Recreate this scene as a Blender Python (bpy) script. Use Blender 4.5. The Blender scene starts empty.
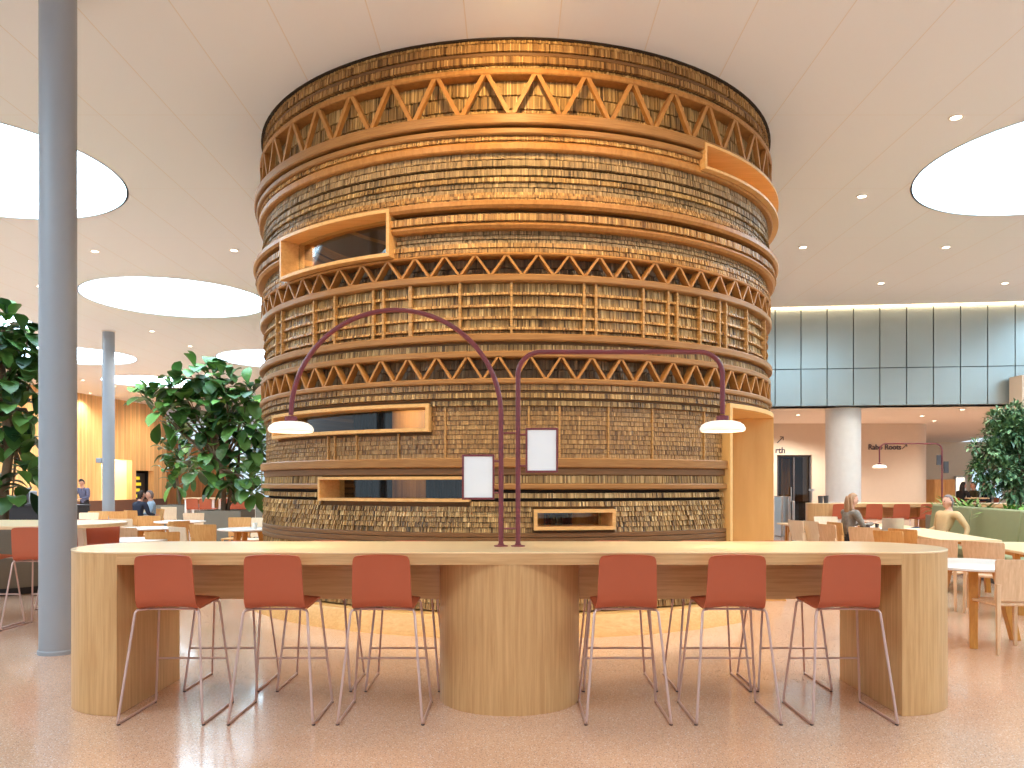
import bpy, bmesh, math, random
import numpy as np
from mathutils import Vector, Matrix
random.seed(7); np.random.seed(7)
PI = math.pi
COL = bpy.context.scene.collection
SC = bpy.context.scene

# ------------------------------------------------------------------ camera, world, exposure
F, CX, HY, EYE = 800.0, 512.0, 484.0, 1.5      # focal length in pixels, vanishing point, eye height
cam_data = bpy.data.cameras.new('camera'); cam = bpy.data.objects.new('camera', cam_data); COL.objects.link(cam)
cam.location = (0, 0, EYE); cam.rotation_euler = (PI/2, 0, 0)
cam_data.sensor_width = 36; cam_data.lens = F/1024*36; cam_data.shift_y = (HY-384)/1024
cam_data.clip_end = 300
SC.camera = cam
SC.view_settings.view_transform = 'Standard'; SC.view_settings.look = 'None'
SC.view_settings.gamma = 1; SC.view_settings.use_curve_mapping = False
SC.view_settings.exposure = 0.0
w = bpy.data.worlds.new('sky'); SC.world = w; w.use_nodes = True
w.node_tree.nodes['Background'].inputs[0].default_value = (.82, .98, 1.12, 1)
w.node_tree.nodes['Background'].inputs[1].default_value = 1.1
try:
    SC.cycles.use_denoising = True
    SC.cycles.max_bounces = 10; SC.cycles.diffuse_bounces = 5; SC.cycles.glossy_bounces = 4
    SC.cycles.transparent_max_bounces = 12; SC.cycles.caustics_reflective = False; SC.cycles.caustics_refractive = False
    SC.cycles.sample_clamp_indirect = 4
except Exception:
    pass
SKY_STRENGTH = 11.0        # luminous diffusers of the round skylights
CEIL = 5.93

def lamp(kind, name, loc, energy, color=(1, 1, 1), aim=None, **kw):
    d = bpy.data.lights.new(name, kind); d.energy = energy; d.color = color
    for k, v in kw.items(): setattr(d, k, v)
    o = bpy.data.objects.new(name, d); COL.objects.link(o); o.location = loc
    if aim is not None:
        o.rotation_euler = (Vector(aim)-Vector(loc)).to_track_quat('-Z', 'Y').to_euler()
    return o
WARM = (1.0, .66, .32)
# ceiling spot aimed at the top of the drum, warm wash along its foot, warm lamps inside it
lamp('SPOT', 'drum_spot', (.05, 6.35, 5.86), 260, (1, .66, .26), (.05, 7.9, 4.75), spot_size=1.9, spot_blend=1.0, shadow_soft_size=.06)
for sx in (-1.5, 1.5):
    lamp('SPOT', 'drum_side_spot', (sx*1.4, 5.6, 5.86), 210, (1, .79, .50), (sx, 8.1, 3.6), spot_size=1.5, spot_blend=1.0, shadow_soft_size=.06)
lamp('POINT', 'drum_room_lamp', (.3, 8.9, 2.5), 50, (1, .75, .45), shadow_soft_size=.15)
lamp('POINT', 'drum_room_lamp', (-1.7, 9.9, 2.4), 50, (1, .75, .45), shadow_soft_size=.15)
lamp('POINT', 'drum_upper_lamp', (-1.6, 9.0, 4.7), 160, (1, .72, .42), shadow_soft_size=.15)
lamp('POINT', 'drum_upper_lamp', (2.2, 10.4, 5.4), 120, (1, .75, .45), shadow_soft_size=.15)
# warm ceiling spots standing round the front of the drum, shining straight down
for x, y in ((-.9, 6.9), (.95, 6.9), (-2.75, 7.75), (2.85, 7.75)):
    lamp('SPOT', 'drum_down_spot', (x, y, 5.88), 170, (1, .80, .52), (x, y+.25, 0), spot_size=1.3, spot_blend=.9, shadow_soft_size=.06)

# unseen fill spots added overhead to brighten the counter front and stools
for x in (-3.4, 0, 3.4):
    lamp('SPOT', 'front_fill_spot', (x, .9, 5.86), 260, (1, .95, .88), (x*.9, 5.2, .5), spot_size=1.5, spot_blend=1, shadow_soft_size=.25)
for y in (36.0, 39.5, 43.5):
    lamp('SPOT', 'plank_wall_spot', (-18.2+.13*(y-36), y, 5.85), 700, (1, .84, .62), (-21+.13*(y-36), y, 2.6), spot_size=1.7, spot_blend=1, shadow_soft_size=.1)

# ------------------------------------------------------------------ pixel helpers (image is 1024 x 768)
def PX(px, Y): return (px-CX)/F*Y
def PZ(py, Y): return EYE+(HY-py)/F*Y
def GY(py, z=0.0): return (EYE-z)*F/(py-HY)

# ------------------------------------------------------------------ materials
def srgb(r, g, b):
    f = lambda c: (c/255/12.92) if c/255 <= .04045 else ((c/255+.055)/1.055)**2.4
    return (f(r), f(g), f(b), 1)
def new_mat(name):
    m = bpy.data.materials.new(name); m.use_nodes = True
    nt = m.node_tree; return m, nt, nt.nodes['Principled BSDF']
def plain(name, rgb, rough=.5, metal=0, coat=0, var=.06, scale=8, bump=0, bscale=200, spec=.5):
    m, nt, b = new_mat(name)
    tc = nt.nodes.new('ShaderNodeTexCoord')
    n = nt.nodes.new('ShaderNodeTexNoise'); n.inputs['Scale'].default_value = scale; n.inputs['Detail'].default_value = 4
    nt.links.new(tc.outputs['Object'], n.inputs['Vector'])
    mx = nt.nodes.new('ShaderNodeMix'); mx.data_type = 'RGBA'
    c = srgb(*rgb)
    mx.inputs[6].default_value = tuple(x*(1-var) for x in c[:3])+(1,)
    mx.inputs[7].default_value = tuple(min(1, x*(1+var)) for x in c[:3])+(1,)
    nt.links.new(n.outputs['Fac'], mx.inputs[0]); nt.links.new(mx.outputs[2], b.inputs['Base Color'])
    b.inputs['Roughness'].default_value = rough; b.inputs['Metallic'].default_value = metal
    b.inputs['Coat Weight'].default_value = coat; b.inputs['Specular IOR Level'].default_value = spec
    if bump:
        n2 = nt.nodes.new('ShaderNodeTexNoise'); n2.inputs['Scale'].default_value = bscale
        nt.links.new(tc.outputs['Object'], n2.inputs['Vector'])
        bp = nt.nodes.new('ShaderNodeBump'); bp.inputs['Strength'].default_value = bump; bp.inputs['Distance'].default_value = .002
        nt.links.new(n2.outputs['Fac'], bp.inputs['Height']); nt.links.new(bp.outputs['Normal'], b.inputs['Normal'])
    return m
def wood(name, dark, light, scale=(28, 28, 1.2), rough=.42, board=None, coat=0):
    """grain stretched along the axis whose scale is small; optional boards (axis, width)"""
    m, nt, b = new_mat(name)
    tc = nt.nodes.new('ShaderNodeTexCoord'); mp = nt.nodes.new('ShaderNodeMapping')
    mp.inputs['Scale'].default_value = scale
    nt.links.new(tc.outputs['Object'], mp.inputs['Vector'])
    n = nt.nodes.new('ShaderNodeTexNoise'); n.inputs['Scale'].default_value = 1.6; n.inputs['Detail'].default_value = 7
    n.inputs['Roughness'].default_value = .62; n.inputs['Distortion'].default_value = .4
    nt.links.new(mp.outputs['Vector'], n.inputs['Vector'])
    cr = nt.nodes.new('ShaderNodeValToRGB')
    cr.color_ramp.elements[0].position = .33; cr.color_ramp.elements[0].color = srgb(*dark)
    cr.color_ramp.elements[1].position = .66; cr.color_ramp.elements[1].color = srgb(*light)
    nt.links.new(n.outputs['Fac'], cr.inputs['Fac'])
    out = cr.outputs['Color']
    if board:
        ax, wd = board
        sp = nt.nodes.new('ShaderNodeSeparateXYZ'); nt.links.new(tc.outputs['Object'], sp.inputs[0])
        dv = nt.nodes.new('ShaderNodeMath'); dv.operation = 'DIVIDE'; dv.inputs[1].default_value = wd
        nt.links.new(sp.outputs[ax], dv.inputs[0])
        fl = nt.nodes.new('ShaderNodeMath'); fl.operation = 'FLOOR'; nt.links.new(dv.outputs[0], fl.inputs[0])
        wn = nt.nodes.new('ShaderNodeTexWhiteNoise'); wn.noise_dimensions = '1D'; nt.links.new(fl.outputs[0], wn.inputs['W'])
        mr = nt.nodes.new('ShaderNodeMapRange'); mr.inputs['To Min'].default_value = .78; mr.inputs['To Max'].default_value = 1.12
        nt.links.new(wn.outputs['Value'], mr.inputs['Value'])
        fr = nt.nodes.new('ShaderNodeMath'); fr.operation = 'FRACT'; nt.links.new(dv.outputs[0], fr.inputs[0])
        lt = nt.nodes.new('ShaderNodeMath'); lt.operation = 'GREATER_THAN'; lt.inputs[1].default_value = .07; nt.links.new(fr.outputs[0], lt.inputs[0])
        ad = nt.nodes.new('ShaderNodeMath'); ad.operation = 'MULTIPLY_ADD'; ad.inputs[1].default_value = .35; ad.inputs[2].default_value = .65
        nt.links.new(lt.outputs[0], ad.inputs[0])
        ml = nt.nodes.new('ShaderNodeMath'); ml.operation = 'MULTIPLY'; nt.links.new(mr.outputs[0], ml.inputs[0]); nt.links.new(ad.outputs[0], ml.inputs[1])
        vm = nt.nodes.new('ShaderNodeVectorMath'); vm.operation = 'SCALE'; nt.links.new(out, vm.inputs[0]); nt.links.new(ml.outputs[0], vm.inputs['Scale'])
        out = vm.outputs[0]
    nt.links.new(out, b.inputs['Base Color'])
    b.inputs['Roughness'].default_value = rough; b.inputs['Coat Weight'].default_value = coat; b.inputs['Specular IOR Level'].default_value = .35
    bp = nt.nodes.new('ShaderNodeBump'); bp.inputs['Strength'].default_value = .12; bp.inputs['Distance'].default_value = .003
    nt.links.new(n.outputs['Fac'], bp.inputs['Height']); nt.links.new(bp.outputs['Normal'], b.inputs['Normal'])
    return m
def emit(name, rgb, strength):
    m, nt, b = new_mat(name)
    b.inputs['Base Color'].default_value = srgb(*rgb); b.inputs['Emission Color'].default_value = srgb(*rgb)
    b.inputs['Emission Strength'].default_value = strength; return m
def glass(name, tint, fac=.12):
    m, nt, b = new_mat(name); nt.nodes.remove(b)
    t = nt.nodes.new('ShaderNodeBsdfTransparent'); t.inputs[0].default_value = tint
    g = nt.nodes.new('ShaderNodeBsdfGlossy'); g.inputs['Roughness'].default_value = .02
    lw_ = nt.nodes.new('ShaderNodeLayerWeight'); lw_.inputs[0].default_value = .5
    pw_ = nt.nodes.new('ShaderNodeMath'); pw_.operation = 'POWER'; pw_.inputs[1].default_value = 4; nt.links.new(lw_.outputs['Facing'], pw_.inputs[0])
    fr = nt.nodes.new('ShaderNodeMath'); fr.operation = 'MULTIPLY_ADD'; fr.inputs[1].default_value = .6; fr.inputs[2].default_value = .035; nt.links.new(pw_.outputs[0], fr.inputs[0])
    mx = nt.nodes.new('ShaderNodeMixShader'); nt.links.new(fr.outputs[0], mx.inputs[0])
    nt.links.new(t.outputs[0], mx.inputs[1]); nt.links.new(g.outputs[0], mx.inputs[2])
    nt.links.new(mx.outputs[0], nt.nodes['Material Output'].inputs[0]); return m
def slat_material(name, stops, rough=.5):
    m, nt, b = new_mat(name)
    at = nt.nodes.new('ShaderNodeAttribute'); at.attribute_name = 'var'
    cr = nt.nodes.new('ShaderNodeValToRGB')
    e = cr.color_ramp.elements
    e[0].position, e[0].color = 0, srgb(*stops[0]); e[1].position, e[1].color = 1, srgb(*stops[-1])
    for i, s in enumerate(stops[1:-1]):
        k = e.new((i+1)/(len(stops)-1)); k.color = srgb(*s)
    nt.links.new(at.outputs['Fac'], cr.inputs['Fac']); nt.links.new(cr.outputs['Color'], b.inputs['Base Color'])
    b.inputs['Roughness'].default_value = rough; return m
def terrazzo():
    m, nt, b = new_mat('terrazzo')
    tc = nt.nodes.new('ShaderNodeTexCoord')
    out = None
    cols = [(196, 150, 122), (226, 196, 172), (150, 104, 82), (120, 112, 108)]
    base = nt.nodes.new('ShaderNodeTexNoise'); base.inputs['Scale'].default_value = 1.3; base.inputs['Detail'].default_value = 5
    nt.links.new(tc.outputs['Object'], base.inputs['Vector'])
    mx = nt.nodes.new('ShaderNodeMix'); mx.data_type = 'RGBA'
    mx.inputs[6].default_value = srgb(212, 166, 134); mx.inputs[7].default_value = srgb(228, 188, 160)
    nt.links.new(base.outputs['Fac'], mx.inputs[0]); out = mx.outputs[2]
    for sc, th, c in ((62, .24, (238, 218, 202)), (85, .25, (158, 110, 88)), (48, .16, (140, 128, 122))):
        v = nt.nodes.new('ShaderNodeTexVoronoi'); v.inputs['Scale'].default_value = sc; v.inputs['Randomness'].default_value = 1
        nt.links.new(tc.outputs['Object'], v.inputs['Vector'])
        lt = nt.nodes.new('ShaderNodeMath'); lt.operation = 'LESS_THAN'; lt.inputs[1].default_value = th; nt.links.new(v.outputs['Distance'], lt.inputs[0])
        k = nt.nodes.new('ShaderNodeMix'); k.data_type = 'RGBA'; nt.links.new(lt.outputs[0], k.inputs[0])
        nt.links.new(out, k.inputs[6]); k.inputs[7].default_value = srgb(*c); out = k.outputs[2]
    nt.links.new(out, b.inputs['Base Color'])
    b.inputs['Roughness'].default_value = .2; b.inputs['Specular IOR Level'].default_value = .6
    b.inputs['Coat Weight'].default_value = .4; b.inputs['Coat Roughness'].default_value = .06
    return m
def ceiling_mat():
    m, nt, b = new_mat('ceiling_white')
    tc = nt.nodes.new('ShaderNodeTexCoord'); sp = nt.nodes.new('ShaderNodeSeparateXYZ'); nt.links.new(tc.outputs['Object'], sp.inputs[0])
    def line(ax, per, off, wd):
        a = nt.nodes.new('ShaderNodeMath'); a.operation = 'ADD'; a.inputs[1].default_value = off; nt.links.new(sp.outputs[ax], a.inputs[0])
        d = nt.nodes.new('ShaderNodeMath'); d.operation = 'DIVIDE'; d.inputs[1].default_value = per; nt.links.new(a.outputs[0], d.inputs[0])
        f = nt.nodes.new('ShaderNodeMath'); f.operation = 'FRACT'; nt.links.new(d.outputs[0], f.inputs[0])
        l = nt.nodes.new('ShaderNodeMath'); l.operation = 'LESS_THAN'; l.inputs[1].default_value = wd/per; nt.links.new(f.outputs[0], l.inputs[0])
        return l.outputs[0]
    a, c = line(0, .9, .45+90, .012), line(1, 2.4, 240, .006)
    mxm = nt.nodes.new('ShaderNodeMath'); mxm.operation = 'MAXIMUM'; nt.links.new(a, mxm.inputs[0]); nt.links.new(c, mxm.inputs[1])
    k = nt.nodes.new('ShaderNodeMix'); k.data_type = 'RGBA'; nt.links.new(mxm.outputs[0], k.inputs[0])
    k.inputs[6].default_value = srgb(240, 246, 254); k.inputs[7].default_value = srgb(232, 230, 228)
    nt.links.new(k.outputs[2], b.inputs['Base Color']); b.inputs['Roughness'].default_value = .9
    return m

M = {
 'floor': terrazzo(), 'ceil': ceiling_mat(),
 'white': plain('white_paint', (236, 232, 226), .6), 'reveal': plain('white_reveal', (240, 240, 240), .7),
 'column': plain('grey_column', (150, 155, 162), .42, var=.02),
 'sky': emit('sky_diffuser', (198, 233, 255), SKY_STRENGTH),
 'lens': emit('downlight_lens', (255, 240, 214), 14), 'cove': emit('cove_strip', (255, 222, 178), 9),
 'lampglow': emit('lamp_glow', (255, 226, 190), 5.0), 'niche_lamp': emit('niche_lamp', (255, 214, 140), 12),
 'oak_v': wood('oak_vertical', (194, 148, 96), (216, 174, 122)),
 'oak_h': wood('oak_horizontal', (196, 150, 98), (220, 178, 126), (1.2, 28, 28), rough=.36, coat=.12),
 'oak_top': wood('oak_tabletop', (236, 202, 152), (247, 219, 172), (1.2, 30, 30), rough=.28, coat=.35),  # paler than the side oak: light and gloss on the top put into the colour
 'frame': wood('frame_oak', (216, 164, 98), (234, 188, 124), (1.5, 30, 30)),
 'door_oak': wood('door_lining', (226, 178, 110), (234, 190, 122), (5, 5, .5), .45),
 'ring': wood('ring_oak', (142, 98, 52), (168, 122, 70), (3, 3, 60), .45),
 'ring_dark': wood('ring_brown', (112, 78, 46), (134, 96, 58), (3, 3, 60), .5),
 'upright': wood('upright_oak', (172, 126, 70), (206, 160, 100), (3, 3, 40)),
 'zig': wood('lattice_oak', (164, 110, 54), (188, 134, 72), (14, 14, 6), .45),
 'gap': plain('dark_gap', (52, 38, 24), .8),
 'back': plain('cladding_back', (112, 84, 52), .8),
 'slat': slat_material('slats', [(92, 68, 38), (146, 112, 64), (172, 136, 82), (198, 162, 104), (230, 196, 136)]),
 'slat_warm': slat_material('slats_warm', [(112, 76, 38), (172, 126, 72), (200, 154, 92), (232, 192, 126)]),
 'slat_grey': slat_material('slats_grey', [(96, 78, 52), (150, 122, 84), (176, 146, 104), (204, 172, 126)]),
 'slat_fine': slat_material('slats_fine', [(112, 80, 46), (154, 116, 70), (174, 134, 82), (200, 160, 104)]),
 'inner': wood('inner_wall', (120, 82, 48), (190, 138, 82), (5, 5, .15), .6),
 'curtain': wood('inner_curtain', (40, 42, 54), (88, 88, 98), (14, 14, .1), .8),
 'glass': glass('pane_glass', (.86, .9, .9, 1)), 'smoke': glass('smoke_glass', (.55, .55, .55, 1)),
 'orange': plain('terracotta_shell', (182, 90, 59), .42, var=.04),
 'sled': plain('sled_metal', (206, 174, 164), .3, metal=.45, var=.02),
 'maroon': plain('maroon_steel', (116, 48, 54), .35, var=.03), 'cream_enamel': plain('white_enamel', (248, 244, 236), .3, var=.01), 'opal': emit('opal_shade', (255, 248, 236), .38),
 'board': plain('white_board', (240, 245, 250), .4, var=.01), 'boarddark': plain('dark_board', (74, 70, 72), .4),
 'panel': plain('teal_panel', (162, 172, 170), .26, metal=.42, var=.05, scale=1.5),
 'joint': plain('dark_joint', (70, 84, 90), .5), 'beige': plain('beige_plaster', (216, 196, 174), .75, var=.03),
 'soffit': plain('soffit_cream', (248, 240, 230), .8, var=.02),
 'navy': plain('navy_letter', (58, 52, 66), .5),
 'plank': wood('plank_wall', (234, 178, 112), (248, 204, 142), (9, 9, .4), .5, board=(1, .13)),
 'plank2': wood('plank_wall_far', (190, 118, 58), (210, 140, 76), (9, 9, .4), .5, board=(0, .13)),
 'brown': plain('brown_plinth', (104, 72, 56), .6), 'black': plain('black_laminate', (34, 32, 36), .4), 'chrome': plain('brushed_steel', (190, 186, 182), .28, metal=.9),
 'ash': wood('ash_chair', (214, 172, 132), (234, 198, 160), (20, 20, 1.6), .45),
 'honey': wood('honey_chair', (206, 148, 86), (224, 172, 110), (20, 20, 1.6), .45),
 'cream': wood('cream_chair', (230, 206, 174), (242, 222, 194), (20, 20, 1.6), .45),
 'trestle': wood('trestle_oak', (186, 122, 48), (208, 148, 68), (22, 22, 1.4), .4),
 'whitetop': plain('white_laminate', (240, 232, 224), .25, var=.01), 'birch': wood('birch_top', (230, 196, 150), (242, 212, 168), (1.2, 24, 24), .32),
 'green': plain('sage_leather', (138, 142, 104), .5, var=.05, bump=.15, bscale=120),
 'planter': plain('stone_planter', (118, 112, 100), .7, var=.08), 'soil': plain('soil', (58, 44, 34), .95, var=.3, scale=40),
 'bark': plain('bark', (120, 98, 76), .85, var=.2, scale=30, bump=.4, bscale=60),
 'leaf': None, 'leaf2': None, 'leaf3': None,
 'skin': plain('skin', (214, 158, 132), .5, var=.03), 'hair_fair': plain('fair_hair', (168, 124, 88), .6, var=.15, scale=40),
 'hair_dark': plain('dark_hair', (40, 28, 24), .6, var=.15, scale=40), 'hair_grey': plain('grey_hair', (132, 116, 112), .7, var=.15, scale=40),
 'eye': plain('eye', (40, 30, 28), .2),
 'tan_cloth': plain('tan_jacket', (206, 168, 120), .85, var=.08, scale=30), 'navy_cloth': plain('navy_cloth', (36, 42, 62), .85, var=.1),
 'slat_shaded': slat_material('slats_shaded', [(84, 64, 40), (116, 90, 58), (136, 108, 72), (160, 128, 86)]),  # darker slat copy: deep recess shade behind the zigzags put into the colour
 'plaid': plain('grey_plaid', (134, 122, 110), .9, var=.5, scale=24), 'blue_cloth': plain('pale_blue_shirt', (160, 184, 208), .85),
 'black_cloth': plain('black_cloth', (36, 32, 34), .9), 'olive_cloth': plain('olive_cloth', (72, 70, 52), .9), 'grape_cloth': plain('violet_grey_shirt', (98, 96, 118), .9, var=.3, scale=30),
 'denim': plain('denim', (46, 54, 74), .9), 'shoe': plain('shoe_leather', (44, 34, 30), .5),
 'paper': plain('paper', (244, 240, 232), .8, var=.01), 'laptop': plain('laptop_shell', (198, 194, 186), .35, metal=.4),
 'red': plain('red_stool', (198, 78, 44), .45), 'yellow': emit('drink_shelf', (210, 190, 40), .9),
}
def leaf_mat(name, dark, light, rough=.3):
    m, nt, b = new_mat(name)
    at = nt.nodes.new('ShaderNodeAttribute'); at.attribute_name = 'var'
    cr = nt.nodes.new('ShaderNodeValToRGB'); e = cr.color_ramp.elements
    e[0].color = srgb(*dark); e[1].color = srgb(*light)
    nt.links.new(at.outputs['Fac'], cr.inputs['Fac']); nt.links.new(cr.outputs['Color'], b.inputs['Base Color'])
    b.inputs['Roughness'].default_value = rough; b.inputs['Subsurface Weight'].default_value = 0
    return m
M['leaf'] = leaf_mat('fiddle_leaf', (34, 66, 34), (112, 158, 72), .38)
M['leaf2'] = leaf_mat('small_leaf', (52, 88, 60), (150, 182, 128), .35)
M['leaf3'] = leaf_mat('fern_leaf', (60, 100, 40), (130, 170, 70), .4)

# ------------------------------------------------------------------ mesh helpers
class MB:
    def __init__(s): s.v = []; s.f = []; s.var = []; s.uvar = False
    def add(s, vs, fs, var=None):
        o = len(s.v); s.v += [tuple(p) for p in vs]; s.f += [tuple(i+o for i in q) for q in fs]
        if var is not None: s.uvar = True
        s.var += [0.5 if var is None else var]*len(fs)
    def box(s, x0, x1, y0, y1, z0, z1, mat=None):
        p = [Vector((x, y, z)) for z in (z0, z1) for y in (y0, y1) for x in (x0, x1)]
        if mat is not None: p = [mat @ q for q in p]
        s.add(p, [(0, 2, 3, 1), (4, 5, 7, 6), (0, 1, 5, 4), (2, 6, 7, 3), (0, 4, 6, 2), (1, 3, 7, 5)])
    def hexa(s, bot, top):
        s.add(list(bot)+list(top), [(3, 2, 1, 0), (4, 5, 6, 7), (0, 1, 5, 4), (1, 2, 6, 5), (2, 3, 7, 6), (3, 0, 4, 7)])
    def tube(s, pts, r, n=8, caps=True):
        pts = [Vector(p) for p in pts]; rs = r if isinstance(r, (list, tuple)) else [r]*len(pts)
        k = len(pts); up = None; vs = []
        for i, p in enumerate(pts):
            t = (pts[min(i+1, k-1)]-pts[max(i-1, 0)]).normalized()
            if up is None:
                a = Vector((0, 0, 1)) if abs(t.z) < .9 else Vector((1, 0, 0))
                u = t.cross(a).normalized()
            else:
                u = (up - t*up.dot(t)).normalized()
            up = u; q = t.cross(u)
            for j in range(n):
                a = 2*PI*j/n; vs.append(p+(u*math.cos(a)+q*math.sin(a))*rs[i])
        fs = [(i*n+j, i*n+(j+1) % n, (i+1)*n+(j+1) % n, (i+1)*n+j) for i in range(k-1) for j in range(n)]
        if caps: fs += [tuple(reversed(range(n))), tuple((k-1)*n+j for j in range(n))]
        s.add(vs, fs)
    def lathe(s, prof, n=32, c=(0, 0, 0), closed=False):
        """prof: list of (r, z) from bottom to top outside"""
        vs = [(c[0]+r*math.cos(2*PI*j/n), c[1]+r*math.sin(2*PI*j/n), c[2]+z) for r, z in prof for j in range(n)]
        k = len(prof)
        fs = [(i*n+j, i*n+(j+1) % n, (i+1)*n+(j+1) % n, (i+1)*n+j) for i in range(k-1) for j in range(n)]
        if closed:
            fs += [((k-1)*n+j, (k-1)*n+(j+1) % n, (j+1) % n, j) for j in range(n)]
        else:
            fs += [tuple(reversed(range(n))), tuple((k-1)*n+j for j in range(n))]
        s.add(vs, fs)
    def prism(s, outline, z0, z1):
        n = len(outline)
        s.add([(x, y, z0) for x, y in outline]+[(x, y, z1) for x, y in outline],
              [tuple(reversed(range(n))), tuple(range(n, 2*n))]+[(i, (i+1) % n, n+(i+1) % n, n+i) for i in range(n)])
    def ellipsoid(s, c, r, nu=14, nv=9, mat=None):
        vs = []
        for i in range(nv+1):
            a = PI*i/nv
            for j in range(nu):
                b = 2*PI*j/nu
                p = Vector((r[0]*math.sin(a)*math.cos(b), r[1]*math.sin(a)*math.sin(b), r[2]*math.cos(a)))
                if mat is not None: p = mat @ p
                vs.append(p+Vector(c))
        s.add(vs, [(i*nu+j, (i+1)*nu+j, (i+1)*nu+(j+1) % nu, i*nu+(j+1) % nu) for i in range(nv) for j in range(nu)])
    def build(s, name, mat, parent=None, bevel=0, sharp=35, smooth=True, mods=None):
        me = bpy.data.meshes.new(name); me.from_pydata(s.v, [], s.f)
        if s.uvar:
            a = me.attributes.new('var', 'FLOAT', 'FACE'); a.data.foreach_set('value', s.var)
        bm = bmesh.new(); bm.from_mesh(me); bmesh.ops.remove_doubles(bm, verts=bm.verts, dist=1e-6) if len(s.v) < 30000 else None
        bmesh.ops.recalc_face_normals(bm, faces=bm.faces) if len(s.v) < 30000 else None
        bm.to_mesh(me); bm.free()
        return link_mesh(name, me, mat, parent, bevel, sharp, smooth)
def link_mesh(name, me, mat, parent=None, bevel=0, sharp=35, smooth=True):
    for m in (mat if isinstance(mat, (list, tuple)) else [mat]): me.materials.append(m)
    if smooth:
        me.shade_smooth(); me.set_sharp_from_angle(angle=math.radians(sharp))
    o = bpy.data.objects.new(name, me); COL.objects.link(o)
    if parent: o.parent = parent
    if bevel:
        b = o.modifiers.new('bevel', 'BEVEL'); b.width = bevel; b.segments = 2; b.limit_method = 'ANGLE'; b.angle_limit = math.radians(50)
    return o
def thing(name, label, cat, loc=(0, 0, 0), rz=0, group=None):
    o = bpy.data.objects.new(name, None); COL.objects.link(o); o.empty_display_size = .1
    o.location = loc; o.rotation_euler = (0, 0, rz); return tag(o, label, cat, group)
def tag(o, label, cat, group=None, kind=None):
    o['label'] = label; o['category'] = cat
    if group: o['group'] = group
    if kind: o['kind'] = kind
    return o
def struct(o, label=None, cat=None):
    o['kind'] = 'structure'
    if label: o['label'] = label
    if cat: o['category'] = cat
    return o
def dup(root, loc, rz, label, group=None):
    r = root.copy(); COL.objects.link(r); r.location = loc; r.rotation_euler = (0, 0, rz); r['label'] = label
    if group: r['group'] = group
    for ch in list(root.children):
        c = ch.copy(); COL.objects.link(c); c.parent = r
        for g in list(ch.children):
            d = g.copy(); COL.objects.link(d); d.parent = c
    return r
def arc(c, r, a0, a1, n): return [(c[0]+r*math.cos(a0+(a1-a0)*i/n), c[1]+r*math.sin(a0+(a1-a0)*i/n)) for i in range(n+1)]

# ------------------------------------------------------------------ the room
fl = MB(); fl.box(-30, 30, -12, 62, -.2, 0); struct(fl.build('floor', M['floor'], smooth=False))
SKY = [(-7.75, 11.3, 2.08), (7.9, 11.1, 2.1), (-8.05, 19.2, 2.08), (-15.2, 21.5, 2.1), (-15.2, 27.7, 2.0), (-15.6, 34.7, 2.0),
       (-8.3, 28.5, 2.1), (-7.7, 2.6, 2.2), (7.7, 2.6, 2.2), (-15.2, 12, 2.1), (15.6, 9, 2.1), (15.6, 15.6, 2.1)]
def ceiling():
    bm = bmesh.new(); edges = []
    def loop(pts):
        vs = [bm.verts.new((x, y, CEIL)) for x, y in pts]
        for i in range(len(vs)): edges.append(bm.edges.new((vs[i], vs[(i+1) % len(vs)])))
    loop([(-30, -12), (30, -12), (30, 62), (-30, 62)])
    for x, y, r in SKY: loop(arc((x, y), r, 0, 2*PI, 72)[:-1])
    bmesh.ops.triangle_fill(bm, edges=edges, use_beauty=True)
    for f in bm.faces:
        if f.normal.z > 0: f.normal_flip()
    me = bpy.data.meshes.new('ceiling'); bm.to_mesh(me); bm.free()
    return link_mesh('ceiling', me, M['ceil'], smooth=False)
struct(ceiling())
rf = MB(); rf.box(-30, 30, -12, 62, CEIL+.3, CEIL+.4); struct(rf.build('roof', M['white'], smooth=False))
SKYLAB = ['round skylight nearest on the left, cut off by the picture edge', 'round skylight on the right side of the ceiling',
          'round skylight between the grey columns and the slatted drum', 'round skylight behind the near grey column',
          'small round skylight beside the top of the far grey column', 'farthest round skylight above the plank wall',
          'round skylight beyond the big leafy tree']
for i, (x, y, r) in enumerate(SKY):
    t = thing('skylight', SKYLAB[i] if i < 7 else 'round skylight in the ceiling behind the viewer', 'skylight', (x, y, CEIL), 0, 'round skylights')
    a = MB(); a.lathe([(r, 0), (r+.03, 0), (r+.03, .2), (r, .2)], 72, closed=True); a.build('rim', M['reveal'], t)
    b = MB(); b.lathe([(.01, .14), (r, .14), (r, .17), (.01, .17)], 72); b.build('diffuser', M['sky'], t)

# left plank wall: runs along the depth, x = -26.13 + .13*y
def lw(Y, off=0): return (-26.13+.13*Y-off, Y)
def wall_seg(Ya, Yb, z0, z1, mb, th=.3):
    a, b = lw(Ya), lw(Yb); c, d = lw(Yb, th), lw(Ya, th)
    mb.hexa([(p[0], p[1], z0) for p in (a, b, c, d)], [(p[0], p[1], z1) for p in (a, b, c, d)])
wl = MB()
NZ, DZ = 2.78, 2.24
wall_seg(24, 39.9, .66, CEIL, wl); wall_seg(39.9, 40.6, .66, CEIL, wl); wall_seg(40.6, 43.2, NZ, CEIL, wl); wall_seg(43.2, 43.55, .66, CEIL, wl)
wall_seg(43.55, 45.2, DZ, CEIL, wl); wall_seg(45.2, 46.5, .66, CEIL, wl)
WL = wl.build('wall_left', M['plank'], smooth=False); struct(WL)
pl = MB(); 
a, b = lw(24, -.04), lw(46.5, -.04); c, d = lw(46.5, .3), lw(24, .3)
pl.hexa([(p[0], p[1], 0) for p in (a, b, c, d)], [(p[0], p[1], .66) for p in (a, b, c, d)])
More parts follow.
